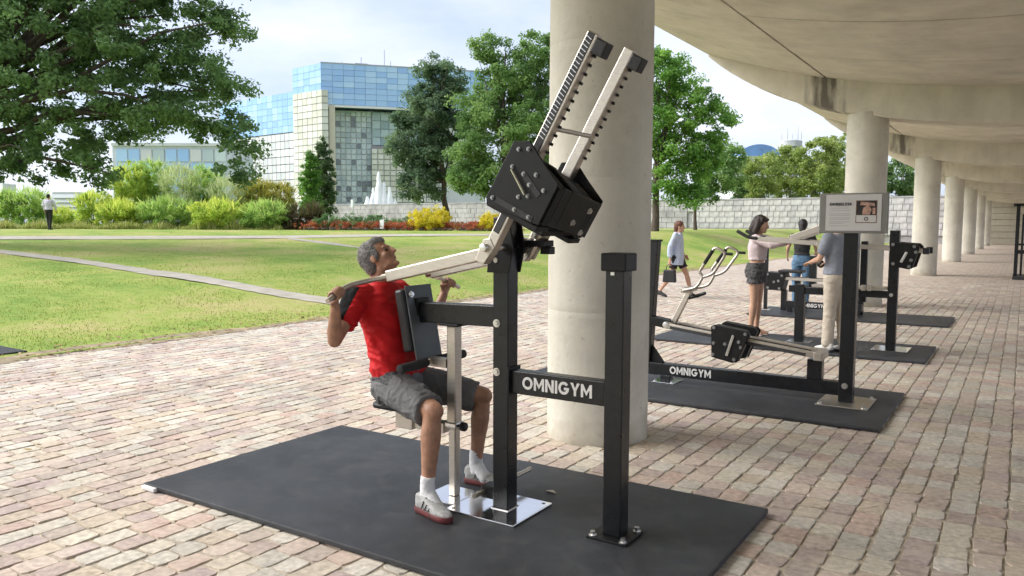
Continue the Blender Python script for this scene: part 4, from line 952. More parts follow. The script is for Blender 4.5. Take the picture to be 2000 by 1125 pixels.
# ---------------- man in red on the pull-down machine
PM = thing('person', (-3.1, Yc, .035), 'man with grey hair in a red shirt and grey shorts seated pulling the handles', 'person', 'people')
Xv, Yv, Zv = Vector((1, 0, 0)), Vector((0, 1, 0)), Vector((0, 0, 1))
pel, wai, che, sho, nek = (-3.125, Yc, .655), (-3.165, Yc, .84), (-3.205, Yc, 1.03), (-3.255, Yc, 1.185), (-3.272, Yc, 1.255)
lean = Vector((.97, 0, .24))           # forward normal of the torso, which leans back
S_ = {-1: (-3.285, Yc-.195, 1.185), 1: (-3.285, Yc+.195, 1.185)}; E_ = {-1: (-3.225, Yc-.435, .965), 1: (-3.215, Yc+.43, .975)}; Wr = {-1: (-3.165, Yc-.485, 1.165), 1: (-3.165, Yc+.485, 1.165)}
G_ = {s: Vector((-3.135, Yc+s*.50, 1.238)) for s in (-1, 1)}; ba = {s: Vector((.032, s*.165, -.071)) for s in (-1, 1)}
K_ = {-1: (-2.665, Yc-.25, .60), 1: (-2.70, Yc+.27, .585)}; A_ = {-1: (-2.68, Yc-.285, .15), 1: (-2.745, Yc+.26, .155)}; H_ = {-1: (-3.10, Yc-.10, .655), 1: (-3.10, Yc+.10, .655)}
hc = Vector((-3.285, Yc, 1.415)); hf, hu = Vector((.76, .20, .62)), Vector((-.62, -.05, .78))
b = MB()
loft(b, [(pel, Yv*.15, lean*.11), (wai, Yv*.14, lean*.10), (che, Yv*.165, lean*.11), (sho, Yv*.15, lean*.085), (nek, Yv*.062, lean*.06)])
f_, r_, u_ = head(b, hc, hf, hu)
limb(b, [nek, hc-u_*.07-f_*.012], [.062, .056]); limb(b, [Vector(nek)+Vector((-.02, 0, -.02)), hc-u_*.05-f_*.045], [.055, .052])
for s in (-1, 1):
    limb(b, [S_[s], Vector(S_[s]).lerp(Vector(E_[s]), .45), E_[s]], [.058, .05, .041])
    p, q = muscle(E_[s], Wr[s], .28, .7, .044, .040, .027); limb(b, p, q)
    grip_hand(b, G_[s], ba[s], Wr[s], (1, 0, .1), s)
    limb(b, [H_[s], Vector(H_[s]).lerp(Vector(K_[s]), .5), K_[s]], [.085, .075, .056])
    p, q = muscle(Vector(K_[s])+Vector((-.008, 0, -.02)), A_[s], .30, .66, .058, .052, .036); limb(b, p, q)
    b.ball(Vector(K_[s])+Vector((.012, 0, .0)), .050); limb(b, [A_[s], Vector(A_[s])+Vector((.07, -.01, -.07))], [.036, .03])
body = remesh(b, 'body', m_skin, PM, .0062, 5)
eyes(PM, hc, f_, r_, u_)
m_hair = mat('grey_hair', (.33, .325, .32), .7, var=.55, vscale=110, bump=.9, bscale=260, var2=.4, v2scale=30)
b = MB()
eball(b, hc + u_*.04 - f_*.024, (f_*.098, r_*.085, u_*.094)); eball(b, hc - f_*.055 - u_*.012, (f_*.055, r_*.078, u_*.085)); eball(b, hc + u_*.085 + f_*.028, (f_*.060, r_*.062, u_*.036))
for g in (-1, 1): eball(b, hc + f_*.012 + r_*g*.066 + u_*.012, (f_*.028, r_*.016, u_*.042))
hair = remesh(b, 'hair', m_hair, PM, .0055, 2, wrinkle(.0028, 130, (1, 1, .6)))
hv = np.array([v.co[:] for v in hair.data.vertices]); hn = np.array([v.normal[:] for v in hair.data.vertices]); gh = np.random.default_rng(12); ih = gh.integers(0, len(hv), 5200); hp, hq = hv[ih], hn[ih]
sweep = np.array((-f_*.8 - u_*.55)[:]) + gh.normal(0, .35, (5200, 3)); sweep -= hq*(sweep*hq).sum(1)[:, None]*.75; sweep /= np.linalg.norm(sweep, axis=1)[:, None]; sd_ = np.cross(sweep, hq)*.0011; ln_ = gh.uniform(.012, .024, 5200)[:, None]
Vh = np.stack([hp-sd_+hq*.0005, hp+sd_+hq*.0005, hp+sweep*ln_*.6+sd_*.8+hq*.003, hp+sweep*ln_+hq*.0025], 1).reshape(-1, 3)
o = npmesh('hair_strands', Vh, np.arange(len(Vh)).reshape(-1, 4), leafmat('hair_strand', [(.06,.058,.056),(.20,.195,.19),(.36,.355,.35),(.50,.495,.49)], .05, .5), hair, rnd=gh.random(5200)); tag(o, kind='stuff')
m_red = mat('red_jersey', (.50, .010, .014), .7, var=.18, vscale=6, bump=.25, bscale=160, spec=.25); m_bsl = mat('black_jersey', (.010, .010, .011), .85, var=.2, bump=.25, bscale=160, spec=.12)
b = MB()
loft(b, [((-3.135, Yc, .705), Yv*.172, lean*.135), ((-3.15, Yc, .77), Yv*.165, lean*.128), (wai, Yv*.160, lean*.122), ((-3.195, Yc, .96), Yv*.172, lean*.126), (che, Yv*.184, lean*.128), ((-3.235, Yc, 1.12), Yv*.185, lean*.118), ((-3.262, Yc, 1.195), Yv*.16, lean*.10), ((-3.272, Yc, 1.243), Yv*.085, lean*.078), ((-3.277, Yc, 1.262), Yv*.068, lean*.067)], 28)
for s in (-1, 1):
    e = Vector(S_[s]).lerp(Vector(E_[s]), .62); limb(b, [Vector(S_[s])+Vector((.01, -s*.05, .0)), S_[s]], [.078, .075])
    ax = (Vector(E_[s])-Vector(S_[s])).normalized(); b.tube([Vector(S_[s]), Vector(S_[s]).lerp(e, .5), e], [.074, .073, .070], 18)
def crease(c, sc_, amp, seed=0):
    v = mnoise.noise(Vector(c)*sc_ + Vector((seed, seed*2, 0))); return amp*max(0, 1-abs(v)*3.2)**2
def shirt_disp(c):
    w = crease((c.x*1.2+c.z*.8, c.y, c.z*1.9-c.x*.9), 6.5, .0055, 3) + crease((c.x*.8-c.z*.9, c.y*.8, c.z*1.6+c.x), 10, .0035, 8)
    w += .010*mnoise.noise(Vector((c.x*9+2, c.y*6, c.z*15+c.x*14))) + .006*mnoise.noise(Vector((c.x*20+c.z*8, c.y*14, c.z*34)))
    if c.z < .86: w += .006*math.sin(c.z*95+c.x*14+3*mnoise.noise(c*9))
    return w
shirt = remesh(b, 'shirt', m_red, PM, .0062, 5, shirt_disp)
def bl(c, n):
    s = -1 if c.y < Yc else 1; a, e = Vector(S_[s]), Vector(E_[s]); d = (e-a).normalized(); q = c-a; al = q.dot(d); rad = q-d*al
    return abs(c.y-Yc) > .115 and c.z > .95 and (rad.dot(Vector((-.72, s*.1, .66))) > .004 + (.03 if al < -.03 else 0)) and al > -.10
split_colour(shirt, m_bsl, bl)
m_short = mat('grey_shorts', (.135, .135, .138), .8, var=.2, vscale=10, bump=.3, bscale=150, var2=.2, v2scale=6); m_wst = mat('patterned_waistband', (.05, .05, .053), .8, var=.9, vscale=45, bump=.3, bscale=120)
b = MB()
loft(b, [((-3.115, Yc, .552), Yv*.15, Xv*.12), ((-3.118, Yc, .60), Yv*.18, Xv*.142), ((-3.125, Yc, .66), Yv*.182, Xv*.146), ((-3.137, Yc, .735), Yv*.168, lean*.131)], 26)
for s in (-1, 1):
    h_, k_ = Vector(H_[s]), Vector(K_[s]); e = h_.lerp(k_, .90) + Vector((0, 0, .0)); dn = Vector((0, 0, -1))
    d = (k_-h_).normalized(); pz = (Zv-d*Zv.dot(d)).normalized(); ps = d.cross(pz)
    loft(b, [(h_, ps*.095, pz*.10), (h_.lerp(e, .35), ps*.098, pz*.098), (h_.lerp(e, .7)-pz*.006, ps*.093, pz*.092), (e-pz*.012, ps*.088, pz*.088)], 20)
    b.ball(h_, .10)
sh_ = remesh(b, 'shorts', m_short, PM, .0065, 5, lambda c: crease((c.x*1.3, c.y, c.z*1.2+c.x*.8), 8, .006, 5) + crease((c.x*.7-c.z, c.y*1.4, c.z), 13, .005, 1) + .004*mnoise.noise(Vector((c.x*14, c.y*9, c.z*20))) + .003*mnoise.noise(c*38))
split_colour(sh_, m_wst, lambda c, n: c.z > .695 and c.x < -3.02)
m_sock = mat('white_sock', (.75, .75, .76), .9, var=.06, bump=.3, bscale=300); m_shu = mat('grey_white_trainer', (.37, .37, .36), .65, var=.25, vscale=60, bump=.4, bscale=250); m_shs = mat('red_sole', (.11, .022, .022), .6, var=.5, vscale=25); m_sht = mat('black_trim', (.02, .02, .022), .6)
for s in (-1, 1):
    a = Vector(A_[s]); b = MB(); b.tube([a+Vector((.004, 0, .095)), a+Vector((.0, 0, .05)), a+Vector((0, 0, 0)), a+Vector((.01, 0, -.05))], [.0405, .041, .042, .045], 18); limb(b, [a, a+Vector((.075, -.012, -.066))], [.042, .038]); remesh(b, 'sock', m_sock, PM, .007, 2, wrinkle(.0025, 60, (1, 1, 2)))
shoe(PM, (-2.745, Yc-.285, .036), (-2.475, Yc-.345, .036), m_shu, m_shs, m_sht, .05); shoe(PM, (-2.815, Yc+.255, .036), (-2.54, Yc+.275, .036), m_shu, m_shs, m_sht, .05)

# ---------------- generic standing figure for the people farther back
def figure(label, loc, rz, pose, look, s=1.0, group='people'):
    """pose: joints in a local frame, x forward, y left, z up; look: materials and cut of the clothes"""
    P = thing('person', loc, label, 'person', group)
    Mx = Matrix.Translation(loc) @ Matrix.Rotation(rz, 4, 'Z') @ Matrix.Scale(s, 4)
    T = lambda v: Mx @ Vector(v); Dv = lambda v: (Mx.to_3x3() @ Vector(v))
    J = {k: T(v) for k, v in pose.items() if k not in ('face', 'hands')}; fx, fy, fz = Dv((1, 0, 0)), Dv((0, 1, 0)), Dv((0, 0, 1)); fem = look.get('fem', False)
    wq = .88 if fem else 1.0
    b = MB()
    loft(b, [(J['pelvis']-fz*.05, fy*.13*wq, fx*.095), (J['pelvis'], fy*.155, fx*.11), (J['waist'], fy*.125*wq, fx*.09), (J['chest'], fy*.155*wq, fx*.105), (J['shoulder'], fy*.145*wq, fx*.08), (J['neck'], fy*.05, fx*.052)])
    f, r, u = head(b, J['head'], Dv(pose.get('face', (1, 0, 0))), fz, s, fem); limb(b, [J['neck'], J['head']-u*.06*s], [.052*s*wq, .048*s*wq])
    a = s*(.86 if fem else 1.0)
    for g, n in ((1, 'l'), (-1, 'r')):
        limb(b, [J['sh'+n], J['el'+n]], [.052*a, .038*a]); p, q = muscle(J['el'+n], J['wr'+n], .3, .7, .038*a, .036*a, .025*a); limb(b, p, q)
        d = (J['wr'+n]-J['el'+n]).normalized(); open_hand(b, J['wr'+n], d, -fz if abs(d.z) < .6 else -fy*g, s*.95, pose.get('hands', .5))
        limb(b, [J['hip'+n], J['hip'+n].lerp(J['kn'+n], .5), J['kn'+n]], [.086*s, .074*s, .055*s])
        p, q = muscle(J['kn'+n], J['an'+n], .3, .66, .057*s, .05*s, .034*s); limb(b, p, q)
        if not look.get('shod'): limb(b, [J['an'+n]-fz*.02, J['to'+n]+fz*.028], [.034*s, .026*s]); limb(b, [J['an'+n], J['an'+n]-fx*.02-fz*.05*s], [.034*s, .034*s])
    remesh(b, 'body', look['skin'], P, .011, 4)
    return P, J, (fx, fy, fz), (f, r, u), s
def legs_cloth(P, J, ax, name, m, end, ease=1.12, cuff=None, s=1.0, top='waist', amp=.006):
    fx, fy, fz = ax; b = MB()
    loft(b, [(J['pelvis']-fz*.09, fy*.15*ease*.98, fx*.10*ease), (J['pelvis'], fy*.162*ease, fx*.118*ease), (J['pelvis'].lerp(J['waist'], .75), fy*.142*ease, fx*.105*ease)], 24)
    for n in 'lr':
        h, k, a = J['hip'+n], J['kn'+n], J['an'+n]
        if end <= 1: e = h.lerp(k, end); b.tube([h+fz*.02, h.lerp(e, .5), e], [.098*ease*s, .09*ease*s, (cuff or .084)*ease*s], 18); b.ball(h, .098*ease*s)
        else: limb(b, [h, k, k.lerp(a, end-1)], [.092*ease*s, .066*ease*s, (cuff or .055)*ease*s], 16)
    return remesh(b, name, m, P, .011, 4, wrinkle(amp, 16, (1, 1, 1.8), 3))
def top_cloth(P, J, ax, name, m, hem, sleeve, ease=1.12, s=1.0, fem=False, slv_r=.058, amp=.006):
    fx, fy, fz = ax; b = MB(); wq = .9 if fem else 1.0
    loft(b, [(hem, fy*.165*ease*wq, fx*.12*ease), (J['waist'], fy*.14*ease*wq, fx*.103*ease), (J['chest'], fy*.165*ease*wq, fx*.118*ease), (J['shoulder'], fy*.15*ease*wq, fx*.09*ease), (J['neck']-fz*.01, fy*.062, fx*.06)], 24)
    for n in 'lr':
        S, E, Wt = J['sh'+n], J['el'+n], J['wr'+n]
        if sleeve <= 1: limb(b, [S, S.lerp(E, sleeve)], [.064*ease*s*wq, slv_r*ease*s])
        else: limb(b, [S, E, E.lerp(Wt, sleeve-1)], [.062*ease*s*wq, .050*ease*s, .042*ease*s])
    return remesh(b, name, m, P, .011, 4, wrinkle(amp, 14, (1, 1, 1.6), 9))
m_hdark = mat('dark_brown_hair', (.028, .018, .013), .5, var=.6, vscale=90, bump=.8, bscale=150, stretch=(1, 1, .3)); m_hblk = mat('black_hair', (.012, .011, .011), .5, var=.5, vscale=90, bump=.8, bscale=150); m_hred = mat('auburn_hair', (.13, .05, .028), .55, var=.5, vscale=90, bump=.8, bscale=150)
STAND = dict(pelvis=(0,0,.93), waist=(0,0,1.09), chest=(0,0,1.28), shoulder=(0,0,1.42), neck=(0,0,1.47), head=(.02,0,1.62), shl=(0,.18,1.41), shr=(0,-.18,1.41), ell=(-.02,.235,1.13), elr=(-.02,-.235,1.13), wrl=(.04,.24,.90), wrr=(.04,-.24,.90),
    hipl=(0,.09,.90), hipr=(0,-.09,.90), knl=(.01,.10,.50), knr=(.01,-.10,.50), anl=(-.02,.10,.09), anr=(-.02,-.10,.09), tol=(.13,.12,.0), tor=(.13,-.12,.0))
# woman in patterned shorts pushing the arms, facing +X
m_pink = mat('pale_pink_blouse', (.60, .50, .51), .8, var=.08, vscale=8, bump=.2, bscale=120); m_shp = mat('dark_patterned_shorts', (.075, .072, .075), .85, var=.9, vscale=28, bump=.2); m_sand = mat('sandal', (.45, .40, .36), .6); m_sk4 = m_skin3
po = dict(STAND); po.update(shl=(.02,.165,1.40), shr=(.02,-.165,1.40), ell=(.27,.20,1.33), elr=(.27,-.20,1.31), wrl=(.49,.17,1.40), wrr=(.49,-.17,1.37), face=(1,.12,-.22), pelvis=(-.03,0,.93), head=(.04,0,1.60), knl=(.0,.08,.50), knr=(-.01,-.07,.50), anl=(-.02,.09,.09), anr=(-.05,-.06,.09), tol=(.13,.10,0), tor=(.10,-.07,0), hands=.9)
P, J, ax, hd, s = figure('woman in a pink blouse and dark patterned shorts pushing the long steel arms', (-3.20, 11.38, .036), R(-4), po, dict(skin=m_sk4, fem=True), 1.0)
top_cloth(P, J, ax, 'blouse', m_pink, J['waist']+Zv*.0, 1.75, 1.10, s, True); legs_cloth(P, J, ax, 'shorts', m_shp, .36, 1.16, .10, s)
f, r, u = hd; h = J['head']; b = MB()
eball(b, h+u*.042-f*.025, (f*.105, r*.092, u*.094)); limb(b, [h-f*.05+u*.03, h-f*.085-u*.09, h-f*.10-u*.17], [.085, .075, .045]); limb(b, [h-f*.02+r*.07, h-f*.045+r*.085-u*.13], [.05, .035]); limb(b, [h-f*.02-r*.07, h-f*.045-r*.085-u*.13], [.05, .035]); eball(b, h+u*.085+f*.035, (f*.06, r*.065, u*.03))
remesh(b, 'hair', m_hdark, P, .010, 3, wrinkle(.010, 24, (1, 1, .5)))
for n in 'lr': b = MB(); q = J['to'+n]; a = J['an'+n]; b.bar((a.x-.05, a.y, .043), (q.x+.02, q.y, .043), .08, .014, up=(0, 1, 0)); b.build('sandal', m_sand, P, bevel=.004)
# man in blue grey shirt beside the sign post, seen from behind, facing the woman
m_bg = mat('blue_grey_shirt', (.225, .245, .29), .8, var=.1, vscale=8, bump=.2, bscale=120); m_bei = mat('beige_trousers', (.50, .44, .36), .8, var=.1, vscale=8, bump=.2, bscale=120); m_ws = mat('white_trainer', (.62, .61, .58), .6, var=.15); m_bs = mat('black_sole', (.03, .03, .03), .6)
po = dict(STAND); po.update(ell=(.06,.25,1.15), wrl=(.26,.18,1.10), elr=(.05,-.245,1.14), wrr=(.24,-.17,1.10), knl=(.03,.08,.50), anl=(.05,.08,.09), anr=(-.06,-.08,.09), knr=(-.01,-.09,.50), face=(1,.0,-.15))
P, J, ax, hd, s = figure('man in a blue grey shirt and beige trousers half hidden by the sign post', (-1.93, 10.42, .036), R(150), po, dict(skin=m_skin3, shod=True), 1.02)
top_cloth(P, J, ax, 'shirt', m_bg, J['pelvis']+Zv*.03, .62, 1.16, s); legs_cloth(P, J, ax, 'trousers', m_bei, 1.95, 1.12, .062, s)
f, r, u = hd; h = J['head']; b = MB(); eball(b, h+u*.04-f*.022, (f*.10, r*.086, u*.095)); eball(b, h-f*.05-u*.01, (f*.055, r*.077, u*.08)); remesh(b, 'hair', m_hdark, P, .010, 2, wrinkle(.004, 40))
for n in 'lr': q = J['an'+n]; d = ax[0]; shoe(P, (q.x-d.x*.08, q.y-d.y*.08, .036), (q.x+d.x*.19, q.y+d.y*.19, .036), m_ws, m_bs, None, .046)
# woman in jeans seen from behind at the bench machine
m_jean = mat('blue_jeans', (.10, .19, .30), .8, var=.3, vscale=9, bump=.2, bscale=150); m_btop = mat('black_top', (.02, .02, .022), .8, var=.2)
po = dict(STAND); po.update(ell=(.02,.27,1.17), wrl=(.20,.30,1.02), elr=(.06,-.25,1.16), wrr=(.27,-.22,1.10), face=(1,0,-.25))
P, J, ax, hd, s = figure('woman with black hair in a black top and blue jeans, her back turned', (-3.60, 15.85, .0), R(95), po, dict(skin=m_skin3, fem=True, shod=True), 1.0)
top_cloth(P, J, ax, 'top', m_btop, J['waist']-Zv*.04, .3, 1.08, s, True); legs_cloth(P, J, ax, 'jeans', m_jean, 1.93, 1.10, .05, s)
f, r, u = hd; h = J['head']; b = MB(); eball(b, h+u*.035-f*.02, (f*.105, r*.088, u*.095)); limb(b, [h-f*.06, h-f*.075-u*.10], [.082, .06]); remesh(b, 'hair', m_hblk, P, .011, 2, wrinkle(.006, 30, (1, 1, .5)))
for n in 'lr': q = J['an'+n]; d = ax[0]; shoe(P, (q.x-d.x*.07, q.y-d.y*.07, .001), (q.x+d.x*.17, q.y+d.y*.17, .001), m_ws, m_bs, None, .042)
# woman walking with a black bag
m_stripe = mat('blue_white_striped_shirt', (.45, .52, .66), .8, var=.16, vscale=40, bump=.2, stretch=(1, 1, .15)); m_bsh = mat('black_shorts', (.015, .015, .017), .8, var=.2)
po = dict(STAND); po.update(head=(.05,0,1.59), shoulder=(.02,0,1.41), neck=(.03,0,1.46), ell=(-.06,.24,1.14), wrl=(.10,.25,.95), elr=(-.11,-.23,1.13), wrr=(-.10,-.25,.86), hipl=(.02,.09,.90), knl=(.20,.09,.52), anl=(.31,.09,.10), tol=(.46,.10,.03), hipr=(-.02,-.09,.90), knr=(-.10,-.09,.50), anr=(-.36,-.09,.14), tor=(-.24,-.10,.0), face=(1,.05,-.1))
P, J, ax, hd, s = figure('woman with auburn hair in a long striped shirt walking past with a black bag', (-6.50, 16.75, 0), R(8), po, dict(skin=m_skin2, fem=True, shod=True), 1.0)
fx, fy, fz = ax; b = MB()
loft(b, [(J['pelvis']-fz*.20-fx*.03, fy*.20, fx*.17), (J['pelvis'], fy*.185, fx*.15), (J['waist'], fy*.165, fx*.135), (J['chest'], fy*.165, fx*.13), (J['shoulder'], fy*.14, fx*.085), (J['neck'], fy*.055, fx*.055)], 24)
for n in 'lr': limb(b, [J['sh'+n], J['el'+n], J['el'+n].lerp(J['wr'+n], .7)], [.065, .062, .055])
remesh(b, 'shirt', m_stripe, P, .011, 4, wrinkle(.010, 11, (1, 1, .6), 4)); legs_cloth(P, J, ax, 'shorts', m_bsh, .62, 1.10, .085, s)
f, r, u = hd; h = J['head']; b = MB(); eball(b, h+u*.04-f*.025, (f*.105, r*.09, u*.095)); limb(b, [h-f*.06, h-f*.085-u*.11], [.075, .045]); remesh(b, 'hair', m_hred, P, .011, 2, wrinkle(.007, 30))
for n in 'lr': q = J['an'+n]; d = (J['to'+n]-J['an'+n]); zz = .002 if n == 'r' else .02; dd = Vector((d.x, d.y, 0)).normalized(); shoe(P, (q.x-dd.x*.07, q.y-dd.y*.07, .055 if n == 'r' else .012), (q.x+dd.x*.17, q.y+dd.y*.17, zz*.2), m_bs, m_bs, None, .042)
w = J['wrr'] - fz*.09
bg_ = thing('hand_bag', (w.x, w.y, w.z-.42), 'black square bag hanging from the hand of the walking woman', 'bag')
part('bag_body', mat('black_leather', (.012, .012, .013), .45, var=.2, bump=.3, bscale=60), bg_, lambda b: b.prism([(w.x-.15, w.z-.42), (w.x+.15, w.z-.42), (w.x+.13, w.z-.14), (w.x-.13, w.z-.14)], w.y-.06, w.y+.06), .02)
part('bag_handle', mat('black_leather', (0, 0, 0)), bg_, lambda b: b.tube(fillet([(w.x-.09, w.y, w.z-.15), (w.x-.06, w.y, w.z-.02), (w.x+.06, w.y, w.z-.02), (w.x+.09, w.y, w.z-.15)], .05), .009, 8), 0, True)
# man far off on the lawn, seen from behind
m_lil = mat('pale_lilac_shirt', (.58, .55, .66), .8, var=.06); m_btr = mat('black_trousers', (.018, .018, .018), .8, var=.2)
po = dict(STAND); po.update(ell=(.05,.27,1.15), wrl=(.12,.30,.93), elr=(.10,-.27,1.16), wrr=(.16,-.26,.95), knl=(.03,.07,.5), anl=(.04,.05,.09), anr=(-.05,-.06,.09), knr=(0,-.07,.5))
zz = float(terrain(-41.6, 20.6))
P, J, ax, hd, s = figure('distant man in a pale lilac shirt and black trousers walking on the lawn', (-41.6, 20.6, zz+.02), R(120), po, dict(skin=m_skin3, shod=True), 1.04)
top_cloth(P, J, ax, 'shirt', m_lil, J['pelvis']+Zv*.05, 1.7, 1.18, s); legs_cloth(P, J, ax, 'trousers', m_btr, 1.97, 1.10, .05, s)
f, r, u = hd; h = J['head']; b = MB(); eball(b, h+u*.04-f*.022, (f*.10, r*.086, u*.095)); eball(b, h-f*.05-u*.02, (f*.055, r*.077, u*.08)); remesh(b, 'hair', m_hblk, P, .012, 2)
for n in 'lr': q = J['an'+n]; d = ax[0]; shoe(P, (q.x-d.x*.08, q.y-d.y*.08, zz+.02), (q.x+d.x*.19, q.y+d.y*.19, zz+.02), m_bs, m_bs, None, .046)
# ================================================================ TREES, SHRUBS, FLOWERS
m_bark = mat('tree_bark', (.085, .065, .05), .95, var=.35, vscale=14, bump=.8, bscale=40, stretch=(1, 1, .25))
m_barkp = mat('pale_bark', (.30, .27, .23), .95, var=.3, vscale=14, bump=.6, bscale=40, stretch=(1, 1, .25))
def leaves(name, C, Rr, per, size, material, parent, seed, flat=.72, aspect=.55, up=.5):
    """leaf-sized faces gathered in clumps; C clump centres, Rr clump radii"""
    g = np.random.default_rng(seed); n = len(C)*per; ci = np.repeat(np.arange(len(C)), per)
    d = g.normal(size=(n, 3)); d /= np.linalg.norm(d, axis=1)[:, None]; rad = g.random(n)**.55
    off = d*(rad*Rr[ci])[:, None]; off[:, 2] *= flat
    P = C[ci] + off
    nm = d*.7 + g.normal(size=(n, 3))*.6; nm[:, 2] += up; nm /= np.linalg.norm(nm, axis=1)[:, None]
    t = np.cross(nm, g.normal(size=(n, 3))); t /= np.linalg.norm(t, axis=1)[:, None]; b = np.cross(nm, t)
    sz = size*g.uniform(.6, 1.25, n)[:, None]
    V = np.stack([P - t*sz*.5, P + b*sz*aspect*.5 + nm*sz*.06, P + t*sz*.5 - nm*sz*.10, P - b*sz*aspect*.5 + nm*sz*.06], 1).reshape(-1, 3)
    tone = g.random(len(C))          # each spray of leaves has its own tone
    rn = np.clip(.55*tone[ci] + .45*g.random(n), 0, 1)
    return npmesh(name, V, np.arange(n*4).reshape(n, 4), material, parent, rnd=rn)
def clumps(lobes, dens, rc, seed, shell=.5, dy=1.0):
    g = np.random.default_rng(seed); out = []
    for (x, y, z, rx, rz) in lobes:
        n = max(4, int(dens*(rx*rx*rz)**(2/3)/rc**2)); d = g.normal(size=(n, 3)); d /= np.linalg.norm(d, axis=1)[:, None]
        q = (shell + (1-shell)*g.random(n)**.7)*g.uniform(.85, 1.12, n); out.append(np.c_[x+d[:, 0]*q*rx*dy, y+d[:, 1]*q*rx*dy, z+d[:, 2]*q*rz])
    C = np.concatenate(out); return C, rc*g.uniform(.6, 1.3, len(C))
def branch_pts(a, b, k, sag, g):
    a, b = np.array(a, float), np.array(b, float); t = np.linspace(0, 1, k)[:, None]; L = np.linalg.norm(b-a)
    p = a + (b-a)*t + np.c_[np.zeros(k), np.zeros(k), np.sin(np.pi*t[:, 0])*sag*L]
    j = g.normal(0, .02*L, (k, 3)); j[0] = j[-1] = 0; return [Vector(q) for q in p+j]
def tree(name, label, base, fork, lobes, m_leaf, rc, per, size, dens, tr, seed, nbr=None, group='park trees', bark=None, shell=.5, top=None):
    base = (base[0], base[1], float(terrain(base[0], base[1]))-.05)
    T = thing(name, base, label, 'tree', group); g = np.random.default_rng(seed); bark = bark or m_bark
    C, Rr = clumps(lobes, dens, rc, seed, shell)
    fk = Vector((base[0]+g.normal(0, .1), base[1]+g.normal(0, .1), fork)); topz = top or max(l[2] for l in lobes)
    ax = np.mean([l[:2] for l in lobes], 0); tp = Vector((fk.x*.5+ax[0]*.5, fk.y*.5+ax[1]*.5, topz))
    b = MB(); pts = branch_pts(base, fk, 4, 0, g) + branch_pts(fk, tp, 6, 0, g)[1:]
    b.tube(pts, [tr*1.35, tr*1.05, tr*.97, tr*.92] + list(np.linspace(tr*.8, tr*.12, 5)), 12); trunk = b.build('trunk', bark, T, smooth=True)
    nbr = nbr or min(46, max(10, len(C)//7)); idx = g.choice(len(C), min(nbr, len(C)), replace=False)
    for i in idx:
        c = C[i]; zt = fork + (topz-fork)*g.uniform(0, .6); zt = min(zt, max(fork, c[2]-.1*abs(c[2]-fork))); t = (zt-fork)/max(.1, topz-fork); s = fk.lerp(tp, t)
        p = branch_pts(s, c, 6, .07, g); L = (Vector(c)-s).length; r0 = min(tr*.34, .018*L+.015)
        m_ = MB(); m_.tube(p, list(np.linspace(r0, r0*.14, 6)), 6); m_.build('limb', bark, T, smooth=True)
    leaves('crown', C, Rr, per, size, m_leaf, T, seed+1)
    return T
m_oak = leafmat('oak_leaf', [(0.086,0.161,0.063),(0.138,0.241,0.086),(0.207,0.339,0.121),(0.287,0.437,0.167)], .52, .45)
m_dk = leafmat('dark_leaf', [(0.072,0.132,0.079),(0.118,0.198,0.113),(0.185,0.277,0.146),(0.265,0.370,0.185)], .52, .5)
m_mp = leafmat('maple_leaf', [(0.096,0.192,0.066),(0.156,0.288,0.084),(0.252,0.396,0.120),(0.360,0.504,0.168)], .52, .5)
m_lm = leafmat('lime_leaf', [(0.097,0.227,0.046),(0.162,0.340,0.065),(0.260,0.470,0.090),(0.374,0.585,0.130)], .52, .5)
m_wd = leafmat('wood_leaf', [(0.168,0.242,0.063),(0.263,0.357,0.089),(0.378,0.462,0.137),(0.483,0.546,0.189)], .52, .55)
m_wd2 = leafmat('wood_leaf_dark', [(0.069,0.155,0.061),(0.121,0.224,0.086),(0.190,0.310,0.103),(0.259,0.380,0.138)], .5, .55)
OAK = [(-27.96, 13.52, 7.98, 3.74, 2.04), (-25.25, 15.29, 7.99, 2.89, 1.79), (-23.13, 16.7, 8.26, 1.45, 0.85), (-22.12, 17.34, 8.14, 0.82, 0.41), (-24.03, 15.91, 6.22, 2.38, 1.19), (-22.46, 16.94, 6.23, 0.71, 0.44), (-27.0, 13.93, 5.78, 3.06, 1.7), (-27.34, 13.52, 3.83, 1.79, 0.94), (-25.82, 14.48, 3.5, 0.85, 0.61), (-24.4, 15.56, 5.03, 1.87, 0.71), (-22.68, 16.66, 4.87, 1.28, 0.71), (-21.75, 17.2, 4.19, 0.68, 0.77), (-22.11, 16.89, 3.43, 0.77, 0.48), (-28.45, 12.75, 3.31, 0.85, 0.6), (-30.88, 11.46, 6.44, 3.4, 3.4), (-30.66, 12.02, 10.68, 4.25, 3.4), (-26.82, 14.56, 11.04, 4.25, 2.55), (-23.93, 16.35, 10.04, 2.38, 1.19)]
tree('oak_tree', 'big spreading dark green oak whose branches hang over the lawn at the left', (-30.6, 12.2), 3.0, OAK, m_oak, .44, 110, .16, 3.0, .42, 101, 60, top=11, shell=.3)
DARK = [(-35.67, 44.83, 12.15, 1.76, 1.54), (-34.69, 45.35, 10.87, 1.17, 1.47), (-36.31, 44.16, 9.58, 2.27, 1.91), (-37.25, 43.27, 6.66, 1.54, 1.91), (-35.56, 44.37, 6.66, 2.05, 2.27), (-36.38, 43.63, 4.47, 1.76, 1.39), (-34.73, 45.09, 8.5, 1.47, 2.02), (-37.67, 43.23, 9.14, 0.88, 0.73)]
tree('round_tree', 'dark bluish green tree in front of the glass building', (-34.71, 44.45), 4.6, DARK, m_dk, .60, 110, .23, 5.6, .2, 111, 26, shell=.3)
